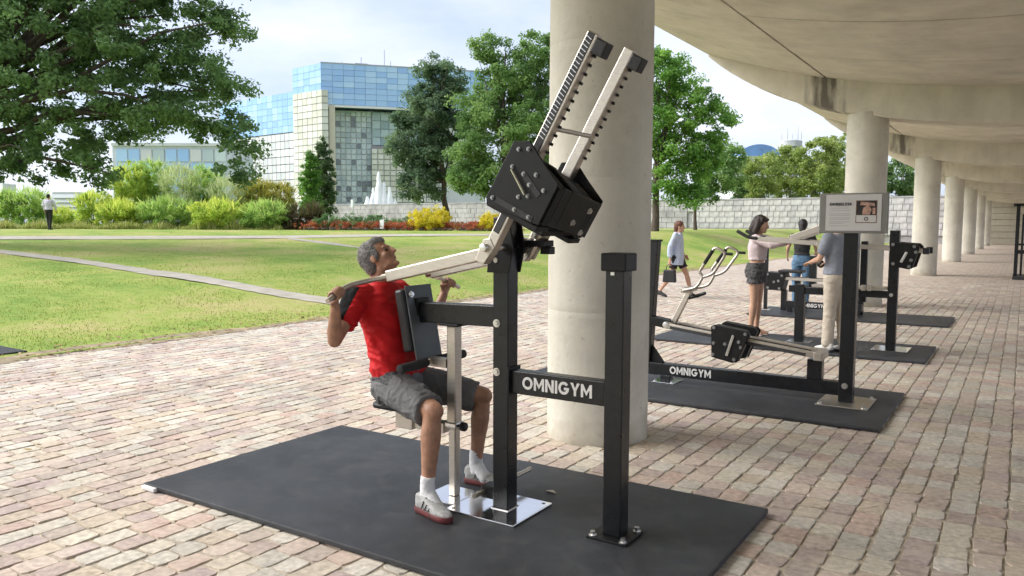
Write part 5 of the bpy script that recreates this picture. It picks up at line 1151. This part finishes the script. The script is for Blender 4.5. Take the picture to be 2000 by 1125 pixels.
MAPLE = [(-30.2, 43.68, 12.93, 1.36, 1.5), (-28.96, 44.3, 10.9, 2.55, 1.87), (-27.35, 45.55, 12.95, 2.21, 1.77), (-30.61, 43.09, 9.54, 1.87, 1.77), (-28.52, 44.27, 7.68, 3.23, 2.45), (-31.02, 42.51, 6.31, 1.77, 1.77), (-29.8, 43.14, 4.62, 2.21, 1.36), (-26.59, 45.66, 9.05, 2.55, 3.4), (-26.97, 45.02, 4.97, 2.04, 1.53), (-31.52, 42.03, 4.78, 1.16, 1.16)]
tree('maple_tree', 'tall mid green tree directly left of the near concrete column', (-28.95, 43.41), 4.2, MAPLE, m_mp, .62, 115, .22, 5.0, .24, 121, 30, shell=.3)
LIME = [(-17.31, 42.25, 10.23, 1.44, 1.9), (-16.26, 42.77, 8.51, 1.67, 1.79), (-14.89, 43.57, 7.6, 1.15, 1.3), (-16.89, 42.16, 6.49, 1.67, 1.79), (-15.63, 42.88, 5.35, 1.38, 1.5), (-17.02, 41.85, 4.14, 1.32, 1.32), (-15.97, 42.46, 3.4, 1.04, 0.98), (-15.04, 43.3, 5.79, 0.98, 1.44), (-18.07, 41.59, 8.5, 1.73, 2.74)]
tree('lime_tree', 'bright green tree directly right of the near concrete column', (-17.4, 41.34), 3.6, LIME, m_lm, .55, 115, .19, 4.8, .19, 131, 26, shell=.3)
SLIM = [(-19.76, 59.34, 5.35, 1.96, 1.65), (-19.17, 59.86, 6.64, 1.26, 1.41), (-20.7, 58.63, 4.28, 1.18, 1.02)]
tree('young_tree', 'smaller green tree with a thin trunk by the stone wall', (-21.12, 58.08), 3.4, SLIM, m_mp, .6, 100, .24, 5.0, .12, 141, 12, shell=.4)
woods = [([(-32.26, 104.16, 8.8, 2.31, 2.86), (-31.51, 104.52, 6.73, 2.31, 1.5)], m_wd2, 'dark green tree leftmost behind the stone wall'), ([(-28.16, 102.0, 8.5, 2.75, 2.36), (-28.75, 101.48, 6.22, 2.09, 1.18)], m_wd, 'low pale green tree under the blue vaulted roof'), ([(-27.1, 109.99, 9.4, 3.05, 2.91), (-26.3, 110.31, 6.65, 3.05, 1.67)], m_wd, 'pale green tree below the grey tower with masts'), ([(-22.34, 103.62, 9.86, 3.08, 2.82), (-21.79, 103.73, 7.31, 3.08, 2.31)], m_wd, 'tallest pale green tree behind the wall left of the sign'), ([(-21.77, 116.04, 10.5, 3.11, 3.96), (-21.02, 116.21, 7.34, 3.11, 2.4)], m_wd, 'pale tree behind the second column and the sign'), ([(-13.4, 111.72, 8.57, 3.14, 3.01), (-13.14, 111.69, 6.42, 2.88, 1.31)], m_wd2, 'dark green tree between the second and third columns')]
for i, (lb_, mm_, la) in enumerate(woods):
    lb_ = lb_ + [(lb_[0][0], lb_[0][1], 3.6, 2.6, 2.0)]
    tree('woodland_tree', la, (lb_[0][0], lb_[0][1]), 4.2, lb_, mm_, .8, 75, .40, 4.2, .2, 150+7*i, 10, 'trees behind the stone wall', m_barkp)
m_cy = leafmat('cypress_leaf', [(0.073,0.187,0.038),(0.146,0.312,0.052),(0.250,0.458,0.073)], .5, .6); m_cyd = leafmat('cypress_leaf_dark', [(0.048,0.096,0.038),(0.086,0.154,0.058),(0.144,0.230,0.077)], .52, .6)
for lb_, mm_, la, sd in (([(-45.96, 42.08, 3.3, 0.9, 1.3), (-46.02, 42.15, 4.72, 0.82, 1.18), (-46.04, 42.25, 5.81, 0.67, 1.1), (-46.08, 42.3, 6.68, 0.35, 0.63)], m_cy, 'shorter bright green conical evergreen', 201), ([(-47.23, 44.86, 3.4, 0.99, 1.5), (-47.33, 44.94, 5.21, 0.95, 1.4), (-47.5, 44.96, 6.52, 0.82, 1.32), (-47.69, 44.95, 7.75, 0.45, 0.82)], m_cyd, 'taller dark green conical evergreen', 206)):
    tree('cypress_tree', la, (lb_[0][0], lb_[0][1]), 2.2, lb_, mm_, .28, 70, .14, 6.5, .1, sd, 8, 'conical evergreens', shell=.35)
# shrubs along the far edge of the lawn
m_yb = leafmat('yellow_green_leaf', [(0.242,0.383,0.060),(0.403,0.564,0.091),(0.605,0.726,0.121),(0.750,0.750,0.181)], .5, .55); m_gb = leafmat('fresh_green_leaf', [(0.185,0.346,0.080),(0.300,0.484,0.115),(0.461,0.646,0.161),(0.646,0.750,0.253)], .5, .55)
m_pb = leafmat('pale_grass_leaf', [(0.287,0.389,0.144),(0.402,0.489,0.201),(0.517,0.604,0.287),(0.632,0.661,0.374)], .5, .6); m_ob = leafmat('olive_leaf', [(0.168,0.202,0.050),(0.336,0.353,0.067),(0.538,0.521,0.084),(0.437,0.336,0.134)], .5, .6)
m_pp = leafmat('plum_leaf', [(.06,.035,.03),(.12,.07,.05),(.14,.13,.05),(.09,.12,.04)], .25, .6); m_hd = leafmat('flowerbed_leaf', [(0.060,0.150,0.053),(0.105,0.225,0.075),(0.165,0.300,0.105),(0.240,0.375,0.150)], .5, .55)
m_yf = leafmat('yellow_flower', [(.20,.30,.04),(.70,.58,.03),(.80,.70,.05),(.80,.74,.10)], .3, .6); m_rf = leafmat('red_flower', [(.10,.18,.04),(.46,.06,.03),(.12,.20,.05),(.60,.10,.05),(.34,.05,.05),(.66,.26,.10),(.14,.24,.06)], .3, .6)
SH = [(-47.11, 28.15, 3.9, 1.44, 1.44, m_yb, 'yellow green bush with the brightest foliage, under the oak'), (-46.72, 29.63, 4.3, 1.57, 1.37, m_gb, 'tall fresh green bush behind the yellow bush'), (-43.47, 29.33, 3.95, 1.32, 1.32, m_pb, 'pale silvery arching grass clump'), (-43.9, 31.43, 3.8, 1.51, 1.37, m_gb, 'round green bush right of the silvery grass'), (-41.01, 30.9, 3.23, 1.32, 1.19, m_pb, 'pale feathery bush left of the olive bushes'), (-40.39, 32.51, 3.27, 1.35, 1.09, m_ob, 'olive yellow bush below the blue round sign'), (-40.05, 33.92, 3.22, 1.31, 1.05, m_ob, 'olive bush touching the conical evergreens'), (-47.95, 26.31, 2.67, 1.07, 0.82, m_yb, 'low yellow bush right of the white cabinet'), (-53.66, 27.4, 1.9, 1.02, 0.6, m_yb, 'small yellow bush behind the lilac shirt man'), (-53.25, 25.27, 2.83, 1.31, 0.98, m_gb, 'green bush left of the distant man'), (-54.48, 24.46, 2.76, 0.98, 0.85, m_gb, 'green bush at the left edge of the photo'), (-43.08, 28.27, 2.36, 1.85, 0.74, m_gb, 'broad low green shrub in front of the arching grass'), (-45.39, 26.75, 2.26, 1.54, 0.62, m_yb, 'broad low yellow shrub in front of the brightest bush'), (-39.64, 29.31, 2.26, 1.81, 0.66, m_yb, 'broad low yellow green shrub below the feathery bush'), (-37.36, 30.78, 2.18, 1.51, 0.66, m_gb, 'low green shrub before the olive bushes'), (-35.97, 31.67, 1.98, 0.84, 0.6, m_pp, 'brownish plum coloured shrub left of the flower bed'), (-35.03, 32.28, 1.99, 0.54, 0.72, m_pp, 'narrow dark plum shrub at the end of the flower bed'), (-33.56, 32.0, 1.62, 0.95, 0.55, m_hd, 'first low green shrub from the left in the flower bed'), (-32.33, 32.81, 1.62, 1.05, 0.55, m_hd, 'second low green shrub in the flower bed'), (-31.09, 33.61, 1.6, 1.0, 0.55, m_hd, 'third low green shrub in the flower bed'), (-29.98, 34.33, 1.55, 0.85, 0.5, m_hd, 'low green shrub beside the big yellow flowers'), (-28.0, 34.46, 1.85, 1.27, 0.75, m_yf, 'large mound of yellow flowers in the flower bed'), (-24.58, 35.48, 1.69, 0.73, 0.56, m_yf, 'small mound of yellow flowers behind the machine lever')]
for i, (x, y, z, rx, rz, mm_, la) in enumerate(SH):
    zb = float(terrain(x, y)); T = thing('flower_bush' if mm_ is m_yf else 'shrub', (x, y, zb), la, 'flowers' if mm_ is m_yf else 'shrub', 'shrubs beyond the lawn')
    lob = [(x, y, z, rx, rz)] + ([(x, y, (z+zb)/2, rx*.95, (z-zb)/2+.2)] if z-zb > .5 else []); small = rz < .6 or mm_ is m_yf
    C, Rr = clumps(lob, 6.5 if mm_ is m_yf else 4.0, .18 if small else .28, 300+i, .4)
    tall = mm_ is m_pb
    leaves('foliage', C, Rr, 85 if not small else 60, .125 if not small else .085, mm_, T, 330+i, .8 if not tall else 1.0, .5 if not tall else .12, .4)
    if mm_ is not m_yf and not small:      # loose shoots that break the outline
        gs = np.random.default_rng(500+i); ns2 = 260; th = gs.uniform(0, 6.283, ns2); ph = gs.uniform(.15, 1.45, ns2); dv = np.c_[np.cos(th)*np.cos(ph), np.sin(th)*np.cos(ph), np.sin(ph)]
        A_0 = np.array((x, y, z-.2*rz)) + dv*np.array((rx, rx, rz))*gs.uniform(.75, 1.05, ns2)[:, None]; gr = dv*.5 + gs.normal(0, .3, (ns2, 3)); gr[:, 2] += .8; gr /= np.linalg.norm(gr, axis=1)[:, None]; ln2 = gs.uniform(.25, .75, ns2)[:, None]; s2 = np.cross(gr, gs.normal(size=(ns2, 3))); s2 *= .022/np.linalg.norm(s2, axis=1)[:, None]
        Vs = np.stack([A_0-s2, A_0+s2, A_0+gr*ln2*.6+s2, A_0+gr*ln2+np.c_[0*th, 0*th, -.08*ln2[:, 0]]], 1).reshape(-1, 3)
        tag(npmesh('shoots', Vs, np.arange(ns2*4).reshape(ns2, 4), mm_, T, rnd=gs.uniform(.4, 1, ns2)), kind='stuff')
    g_ = np.random.default_rng(400+i)
    for k in range(4): b = MB(); c = C[g_.integers(len(C))]; b.tube(branch_pts((x, y, zb-.05), c, 4, .05, g_), [.03, .025, .018, .01], 6); b.build('stem', m_bark, T, smooth=True)
# red bedding flowers
g_ = np.random.default_rng(77); t_ = g_.random(760); bx = -34.4 + t_*11.2; by = 31.3 + t_*5.0 + g_.normal(0, .42, 760); C = np.c_[bx, by, terrain(bx, by)+g_.uniform(.10, .48, 760)]
tag(leaves('red_flowers', C, np.full(760, .16), 30, .075, m_rf, None, 78, .8, .7, .6), 'bed of red bedding flowers along the far path', 'flowers', kind='stuff')
g_ = np.random.default_rng(79); t_ = g_.random(160); bx = -34.2 + t_*11.2; by = 30.75 + t_*5.0 + g_.normal(0, .12, 160); C = np.c_[bx, by, terrain(bx, by)+.1]
tag(leaves('edging_plants', C, np.full(160, .14), 30, .07, leafmat('edging_leaf', [(.05,.04,.04),(.16,.13,.11),(.30,.27,.24),(.07,.10,.05)], .2, .7), None, 80, .6, .6, .5), 'low dark and grey edging plants before the red flowers', 'plants', kind='stuff')
# uncut weeds before the shrubs
def weeds_d(X, Y):
    s = (X+36)*-.55 + (Y-30.5)*.83      # distance beyond the mown edge
    return np.where((s > -.4) & (s < 3.4), np.clip(.35+s*.4, 0, 1), 0)
ang = math.atan2(11, -19)
def strip(n, seed):
    g = np.random.default_rng(seed); t = g.random(n); a, b2 = np.array((-35.5, 30.2)), np.array((-60, 14.5)); nrm = np.array((-.54, .84)); off = np.abs(g.normal(0, 1.3, n)); p = a + (b2-a)*t[:, None] + nrm*off[:, None]; return p[:, 0], p[:, 1], g
X_, Y_, g_ = strip(26000, 81); n = len(X_); h_ = g_.uniform(.08, .62, n)*np.clip(.55+.5*np.sin(X_*1.9+Y_*.7)*np.sin(Y_*2.3-X_*.5)+.25*np.sin(X_*5.1), .12, 1.1); t2 = g_.uniform(0, 6.283, n); w_ = .022
B_ = np.c_[X_, Y_, terrain(X_, Y_)]; T_ = B_ + np.c_[np.cos(t2)*h_*.4, np.sin(t2)*h_*.4, h_]; S_2 = np.c_[np.cos(t2+1.5)*w_, np.sin(t2+1.5)*w_, 0*w_*t2]
V_ = np.stack([B_-S_2, B_+S_2, (B_+T_)/2+S_2*.9+np.c_[0*h_, 0*h_, h_*.1], T_], 1).reshape(-1, 3)
tag(npmesh('tall_weeds', V_, np.arange(n*4).reshape(n, 4), leafmat('weed_blade', [(.22,.30,.05),(.34,.40,.09),(.46,.47,.16),(.52,.48,.24)], .4, .7), rnd=g_.random(n)), 'uncut straw and green weeds in front of the bushes', 'weeds', kind='stuff')
# ================================================================ GLASS BUILDING AND OTHER DISTANT THINGS
m_blue = [mat('blue_glass_%d' % i, c, .18, .0, var=.08, vscale=.3, spec=.9) for i, c in enumerate(((.27,.48,.80),(.31,.52,.82),(.38,.59,.84),(.25,.45,.78)))]
m_cream = [mat('cream_panel_%d' % i, c, .6, var=.08, vscale=.5) for i, c in enumerate(((.60,.61,.55),(.66,.67,.62),(.54,.55,.48)))]
m_whitep = [mat('white_panel_%d' % i, c, .5, var=.06, vscale=.5) for i, c in enumerate(((.57,.60,.63),(.63,.66,.68),(.50,.53,.57)))]
m_win = [mat('window_glass_%d' % i, c, .15, var=.1, vscale=.5, spec=.8) for i, c in enumerate(((.12,.16,.18),(.40,.50,.53),(.50,.60,.62),(.34,.44,.47),(.46,.56,.56)))]
m_green = [mat('green_glass_%d' % i, c, .15, var=.1, vscale=.5, spec=.8) for i, c in enumerate(((.28,.40,.42),(.36,.48,.50),(.22,.33,.35)))]
m_mull = mat('mullion_grey', (.40, .41, .42), .6, var=.1); m_soff = mat('soffit_grey', (.34, .33, .31), .8, var=.1); m_tanw = mat('tan_wall', (.56, .53, .44), .8, var=.1)  # mullion grey is lightened: distance haze put into the colour
_unit = {}
def unit(m):
    if m.name not in _unit:
        b = MB(); b.box((-.5, -.5, -.5), (.5, .5, .5)); me = bpy.data.meshes.new('pane'); me.from_pydata(b.v, [], b.f); me.materials.append(m); _unit[m.name] = me
    return _unit[m.name]
def facade(name, parent, p0, d, length, z0, z1, nx, nz, mats, gap=.12, th=.12, out=(0, 0), rng=random, skip=None):
    """grid of single panes in the vertical plane through p0 along d"""
    d = Vector((d[0], d[1])).normalized(); a = math.atan2(d.y, d.x); w = length/nx; h = (z1-z0)/nz
    for i in range(nx):
        for k in range(nz):
            if skip and skip(i, k): continue
            o = bpy.data.objects.new(name, unit(rng.choice(mats)))
            c = Vector((p0[0]+out[0]+d.x*w*(i+.5), p0[1]+out[1]+d.y*w*(i+.5))); o.location = (c.x, c.y, z0+h*(k+.5)); o.rotation_euler = (0, 0, a); o.scale = (w-gap, th, h-gap)
            link(o, parent)
def block(name, m, parent, plan, z0, z1):
    b = MB(); b.prism(plan, z0, z1, 'z'); return b.build(name, m, parent)
rnd = random.Random(5)
C0 = Vector((-136.76, 129.1)); DR = Vector((.66, .75)).normalized(); DL = Vector((-.994, .11)).normalized(); NB = Vector((-DR.y, DR.x))   # NB points away from the camera behind the right face
GB = thing('glass_building', (C0.x, C0.y, 0), 'large glass office building with a blue upper block above a pale grid', 'building')
P = lambda s, t=0: (C0 + DR*s + NB*t); Lf = lambda s, t=0: C0 + DL*s + NB*t
block('upper_block', m_blue[3], GB, [P(.25, .25)[:], P(40, .25)[:], P(40, 24)[:], (Lf(11)+NB*20)[:], (Lf(10.8)+NB*.25)[:]], 29.1, 38.3)
facade('glass_pane', GB, P(0), DR, 40, 29.1, 38.4, 16, 7, m_blue, .06, rng=rnd); facade('glass_pane', GB, Lf(11), -DL, 11, 32.3, 38.4, 5, 4, m_blue, .06, rng=rnd)
b = MB(); b.prism([P(-.1, -.15)[:], P(40, -.15)[:], P(40, .3)[:], P(-.1, .3)[:]], 28.55, 29.05, 'z'); b.build('lower_edge', mat('white_metal', (.7, .72, .75), .5), GB)
b = MB(); b.prism([P(-.1, -.12)[:], P(40, -.12)[:], P(40, .4)[:], P(-.1, .4)[:]], 38.4, 38.65, 'z'); b.build('parapet', m_mull, GB)
block('roof_plant', m_soff, GB, [P(8, 4)[:], P(11, 4)[:], P(11, 9)[:], P(8, 9)[:]], 38.3, 39.6)
for s, h in ((9.5, 2.6), (5, 1.4), (15, 4.6), (16.5, 2.0)): b = MB(); q = P(s, 5); b.tube([(q.x, q.y, 38.2), (q.x, q.y, 38.6+h)], .09, 6); b.build('mast', m_mull, GB)
# pale lattice tower at the corner
o_ = -NB*.9
block('tower_core', m_mull, GB, [(C0+o_*.75)[:], P(1.3, -.65)[:], P(1.3, 10)[:], (Lf(11)+NB*10)[:], (Lf(11)+o_*.75)[:]], 0, 32.2)
TC = C0 + o_
facade('facade_panel', GB, Lf(11)+o_, -DL, 11.2, 3, 32.3, 6, 19, m_cream, .16, .2, rng=rnd); facade('facade_panel', GB, TC, DR, 1.5, 3, 32.3, 1, 19, m_cream, .16, .2, rng=rnd)
block('pillar', m_tanw, GB, [P(1.6, -.2)[:], P(3.0, -.2)[:], P(3.0, 8)[:], P(1.6, 8)[:]], 0, 29)
# recessed part under the upper block
block('recess_core', m_whitep[1], GB, [P(3.0, 5.2)[:], P(40, 5.2)[:], P(40, 20)[:], P(3.0, 20)[:]], 0, 28.6)
facade('window_pane', GB, P(3.2, 5), DR, 8.6, 3, 28.5, 7, 20, m_win, .18, .2, rng=rnd)
facade('glazing', GB, P(11.9, 4.4), DR, 12, 20.5, 28.3, 6, 4, m_green, .10, .2, rng=rnd)
b = MB(); b.prism([P(11.8, 4.3)[:], P(30, 4.3)[:], P(30, 5)[:], P(11.8, 5)[:]], 19.6, 20.4, 'z'); b.build('ledge', m_soff, GB)
facade('lattice_panel', GB, P(11.5, 2.5), DR, 16, 3, 19.6, 11, 13, m_cream, .2, .2, rng=rnd)
block('front_core', m_mull, GB, [P(11.6, 2.7)[:], P(28, 2.7)[:], P(28, 5)[:], P(11.6, 5)[:]], 0, 19.5)
# wing to the left
WL0 = Lf(10.9, 9)
block('wing_core', m_soff, GB, [(WL0+NB*.3)[:], (WL0+DL*34+NB*.3)[:], (WL0+DL*34+NB*16)[:], (WL0+NB*16)[:]], 0, 34.4)
facade('wing_pane', GB, WL0+DL*34, -DL, 34, 24.6, 34.5, 15, 6, m_blue, .06, rng=rnd)
facade('wing_panel', GB, WL0+DL*34-NB*2.0, -DL, 34, 3, 24.2, 18, 11, m_whitep, .18, .2, rng=rnd)
# low white and glass building seen through the oak
LBd = thing('low_building', (-129, 86, 0), 'low white building with blue windows seen through the oak branches', 'building')
a0, a1 = Vector((-137.5, 79.5)), Vector((-119.6, 90.9)); dd = (a1-a0).normalized(); nn = Vector((-dd.y, dd.x))
block('body', mat('white_render', (.58, .63, .70), .8, var=.08), LBd, [a0[:], a1[:], (a1+nn*12)[:], (a0+nn*12)[:]], 0, 15.4)
facade('window', LBd, a0+dd*.6-nn*.1, dd, 20, 5.0, 15.0, 9, 4, m_blue[:3]+m_win[1:3]+m_whitep[:1], .3, .15, rng=rnd)
b = MB(); b.prism([(a0-nn*.4)[:], (a1-nn*.4)[:], (a1+nn*12)[:], (a0+nn*12)[:]], 15.4, 15.9, 'z'); b.build('roof', m_whitep[0], LBd)
# vaulted blue roof and masted tower far beyond the wall
VB = thing('vaulted_hall', (-86, 306, 0), 'distant hall with a blue vaulted roof above the trees', 'building')
e = Vector((.84, .54)); n_ = Vector((-.54, .84)); c_ = Vector((-86.2, 306.0))
block('hall_wall', m_whitep[0], VB, [(c_-e*8)[:], (c_+e*9)[:], (c_+e*9+n_*30)[:], (c_-e*8+n_*30)[:]], 0, 28.2)  # bluish white wall, with the haze of distance painted into its colour
vs = []; prof = [(7.6*math.cos(t), 28.2+4.5*math.sin(t)) for t in np.linspace(math.pi, 0, 17)]
b = MB(); b.add([((c_+e*x+n_*y).x, (c_+e*x+n_*y).y, z) for y in (0, 30) for x, z in prof], [tuple(range(17)), tuple(range(33, 16, -1))] + [(i, i+17, i+18, i+1) for i in range(16)] + [(0, 16, 33, 17)]); b.build('vaulted_roof', mat('bright_blue_roof', (.14, .28, .60), .3, var=.15, vscale=.3), VB)
b = MB(); b.prism([(c_-e*8.4-n_*.2)[:], (c_+e*9.4-n_*.2)[:], (c_+e*9.4+n_*30)[:], (c_-e*8.4+n_*30)[:]], 27.0, 28.15, 'z'); b.build('eaves_band', m_whitep[1], VB)
TW = thing('masted_tower', (-102, 416, 0), 'distant grey round rooftop with radio masts', 'building')
b = MB(); b.lathe((-102, 416.5, 0), [(4, 0), (4, 39), (5.4, 39.6), (5.4, 40.8), (3.6, 41.1), (5.6, 41.6), (5.6, 44.6), (4.2, 45.2), (1.6, 45.6)], 20); b.build('round_storey', mat('grey_tower', (.44, .46, .50), .7, var=.2, vscale=.6), TW, smooth=True)
for dx, h in ((-1.5, 5.2), (3.1, 6.2), (4.6, 3.5), (-4, 2.4), (.8, 2.8)): b = MB(); b.tube([(-102+dx, 416.5+dx*.5, 45.5), (-102+dx, 416.5+dx*.5, 46+h)], [.22, .08], 6); b.build('mast', m_mull, TW)
# fountain
m_water = mat('white_water', (.86, .88, .90), .5, var=.05, vscale=2, bump=.5, bscale=6)
FT = thing('fountain', (-90.2, 97.6, 0), 'white fountain jets rising in front of the glass building', 'fountain')
b = MB(); b.lathe((-90.2, 97.6, 0), [(4.5, 0), (4.6, 2.3), (4.2, 2.4), (4.1, 2.2)], 28); b.build('basin', m_stone, FT, smooth=True)
from mathutils import noise as _ns
for dx, dy, h, r0 in ((0, 0, 10.3, 1.1), (.7, .45, 8.6, 1.0), (-.8, -.5, 7.6, 1.1), (1.5, 1.0, 7.8, 1.0), (-1.6, -1.05, 6.2, 1.1), (2.3, 1.5, 5.8, .9)):
    b = MB(); pts = [(-90.2+dx, 97.6+dy, 2.2+(h-2.2)*t) for t in np.linspace(0, 1, 14)]; b.tube(pts, [r0*(1.35-1.25*t**.8)+.04 for t in np.linspace(0, 1, 14)], 14)
    o = b.build('water_jet', m_water, FT, smooth=True)
    for v in o.data.vertices: v.co += Vector((_ns.noise(v.co*1.7), _ns.noise(v.co*1.7+Vector((9, 0, 0))), 0))*.16
# white louvred cabinet, gate post, signs
CB = thing('louvred_cabinet', (-59.7, 30.7, 1.25), 'white louvred cabinet behind the distant man', 'cabinet')
u_c = Vector((.86, .5)); q0 = Vector((-60.5, 30.2)); n_c = Vector((-.5, .86))
block('cabinet_body', m_whitep[2], CB, [(q0+n_c*.12)[:], (q0+u_c*1.95+n_c*.12)[:], (q0+u_c*1.95+n_c*1.2)[:], (q0+n_c*1.2)[:]], 1.2, 3.9)
for k in range(7):
    z = 1.5+k*.33; b = MB(); a_ = q0; c2 = q0+u_c*1.95
    b.add([(a_.x, a_.y, z), (c2.x, c2.y, z), (c2.x+n_c.x*.1, c2.y+n_c.y*.1, z+.26), (a_.x+n_c.x*.1, a_.y+n_c.y*.1, z+.26), (a_.x, a_.y, z-.03), (c2.x, c2.y, z-.03), (c2.x+n_c.x*.1, c2.y+n_c.y*.1, z+.23), (a_.x+n_c.x*.1, a_.y+n_c.y*.1, z+.23)], [(0,1,2,3),(7,6,5,4),(0,4,5,1),(1,5,6,2),(2,6,7,3),(3,7,4,0)]); b.build('louvre', m_whitep[1], CB)
GT = thing('garden_portal', (-97.6, 44.2, 1.25), 'white post and lintel portal at the left edge', 'portal')
b = MB(); b.box((-97.9, 43.9, 1.2), (-97.1, 44.6, 6.0)); b.build('frame_post', m_whitep[1], GT); b = MB(); b.box((-103, 43.2, 5.3), (-97.15, 43.88, 6.05)); b.build('lintel', m_whitep[1], GT); b = MB(); b.box((-103, 42.9, 1.2), (-102.2, 43.5, 5.28)); b.build('frame_post', m_whitep[1], GT)
RS = thing('round_sign', (-59.1, 51.5, 1.25), 'blue round sign on a post among the bushes', 'sign')
v_ = Vector((.66, -.75)); b = MB(); b.tube([(-59.14, 51.5, 4.56), (-59.14+v_.x*.03, 51.5+v_.y*.03, 4.56)], .36, 24); b.build('sign_disc', mat('sign_blue', (.08, .22, .62), .4), RS); b = MB(); b.tube([(-59.14+v_.x*.032, 51.5+v_.y*.032, 4.56), (-59.14+v_.x*.04, 51.5+v_.y*.04, 4.56)], .16, 5); b.build('sign_symbol', m_white, RS); b = MB(); b.tube([(-59.14, 51.5, 1.2), (-59.14, 51.5, 4.3)], .035, 8); b.build('sign_post', m_zinc, RS)
for (x, y, z0, z1, w, la) in ((-74.8, 71.2, 1.2, 4.9, .7, 'white notice box above the stone wall, nearest the conical evergreens'), (-71.5, 72.5, 1.2, 4.7, .4, 'small white notice box left of the fountain')):
    T = thing('notice_box', (x, y, z0), la, 'sign'); b = MB(); b.box((x-w/2, y-.15, z1-1.0), (x+w/2, y+.15, z1)); b.build('box', m_whitep[1], T, bevel=.02); b = MB(); b.box((x-.06, y-.06, z0), (x+.06, y+.06, z1-1.0)); b.build('post', m_zinc, T)
T = thing('plant_label', (-29.9, 32.9, 1.0), 'white plant label standing among the red flowers', 'label'); b = MB(); b.box((-30.05, 32.55, 1.35), (-29.75, 32.58, 1.85)); b.build('label_plate', m_whitep[1], T, bevel=.005); b = MB(); b.tube([(-29.9, 32.6, .9), (-29.9, 32.6, 1.5)], .012, 6); b.build('label_stake', m_zinc, T)
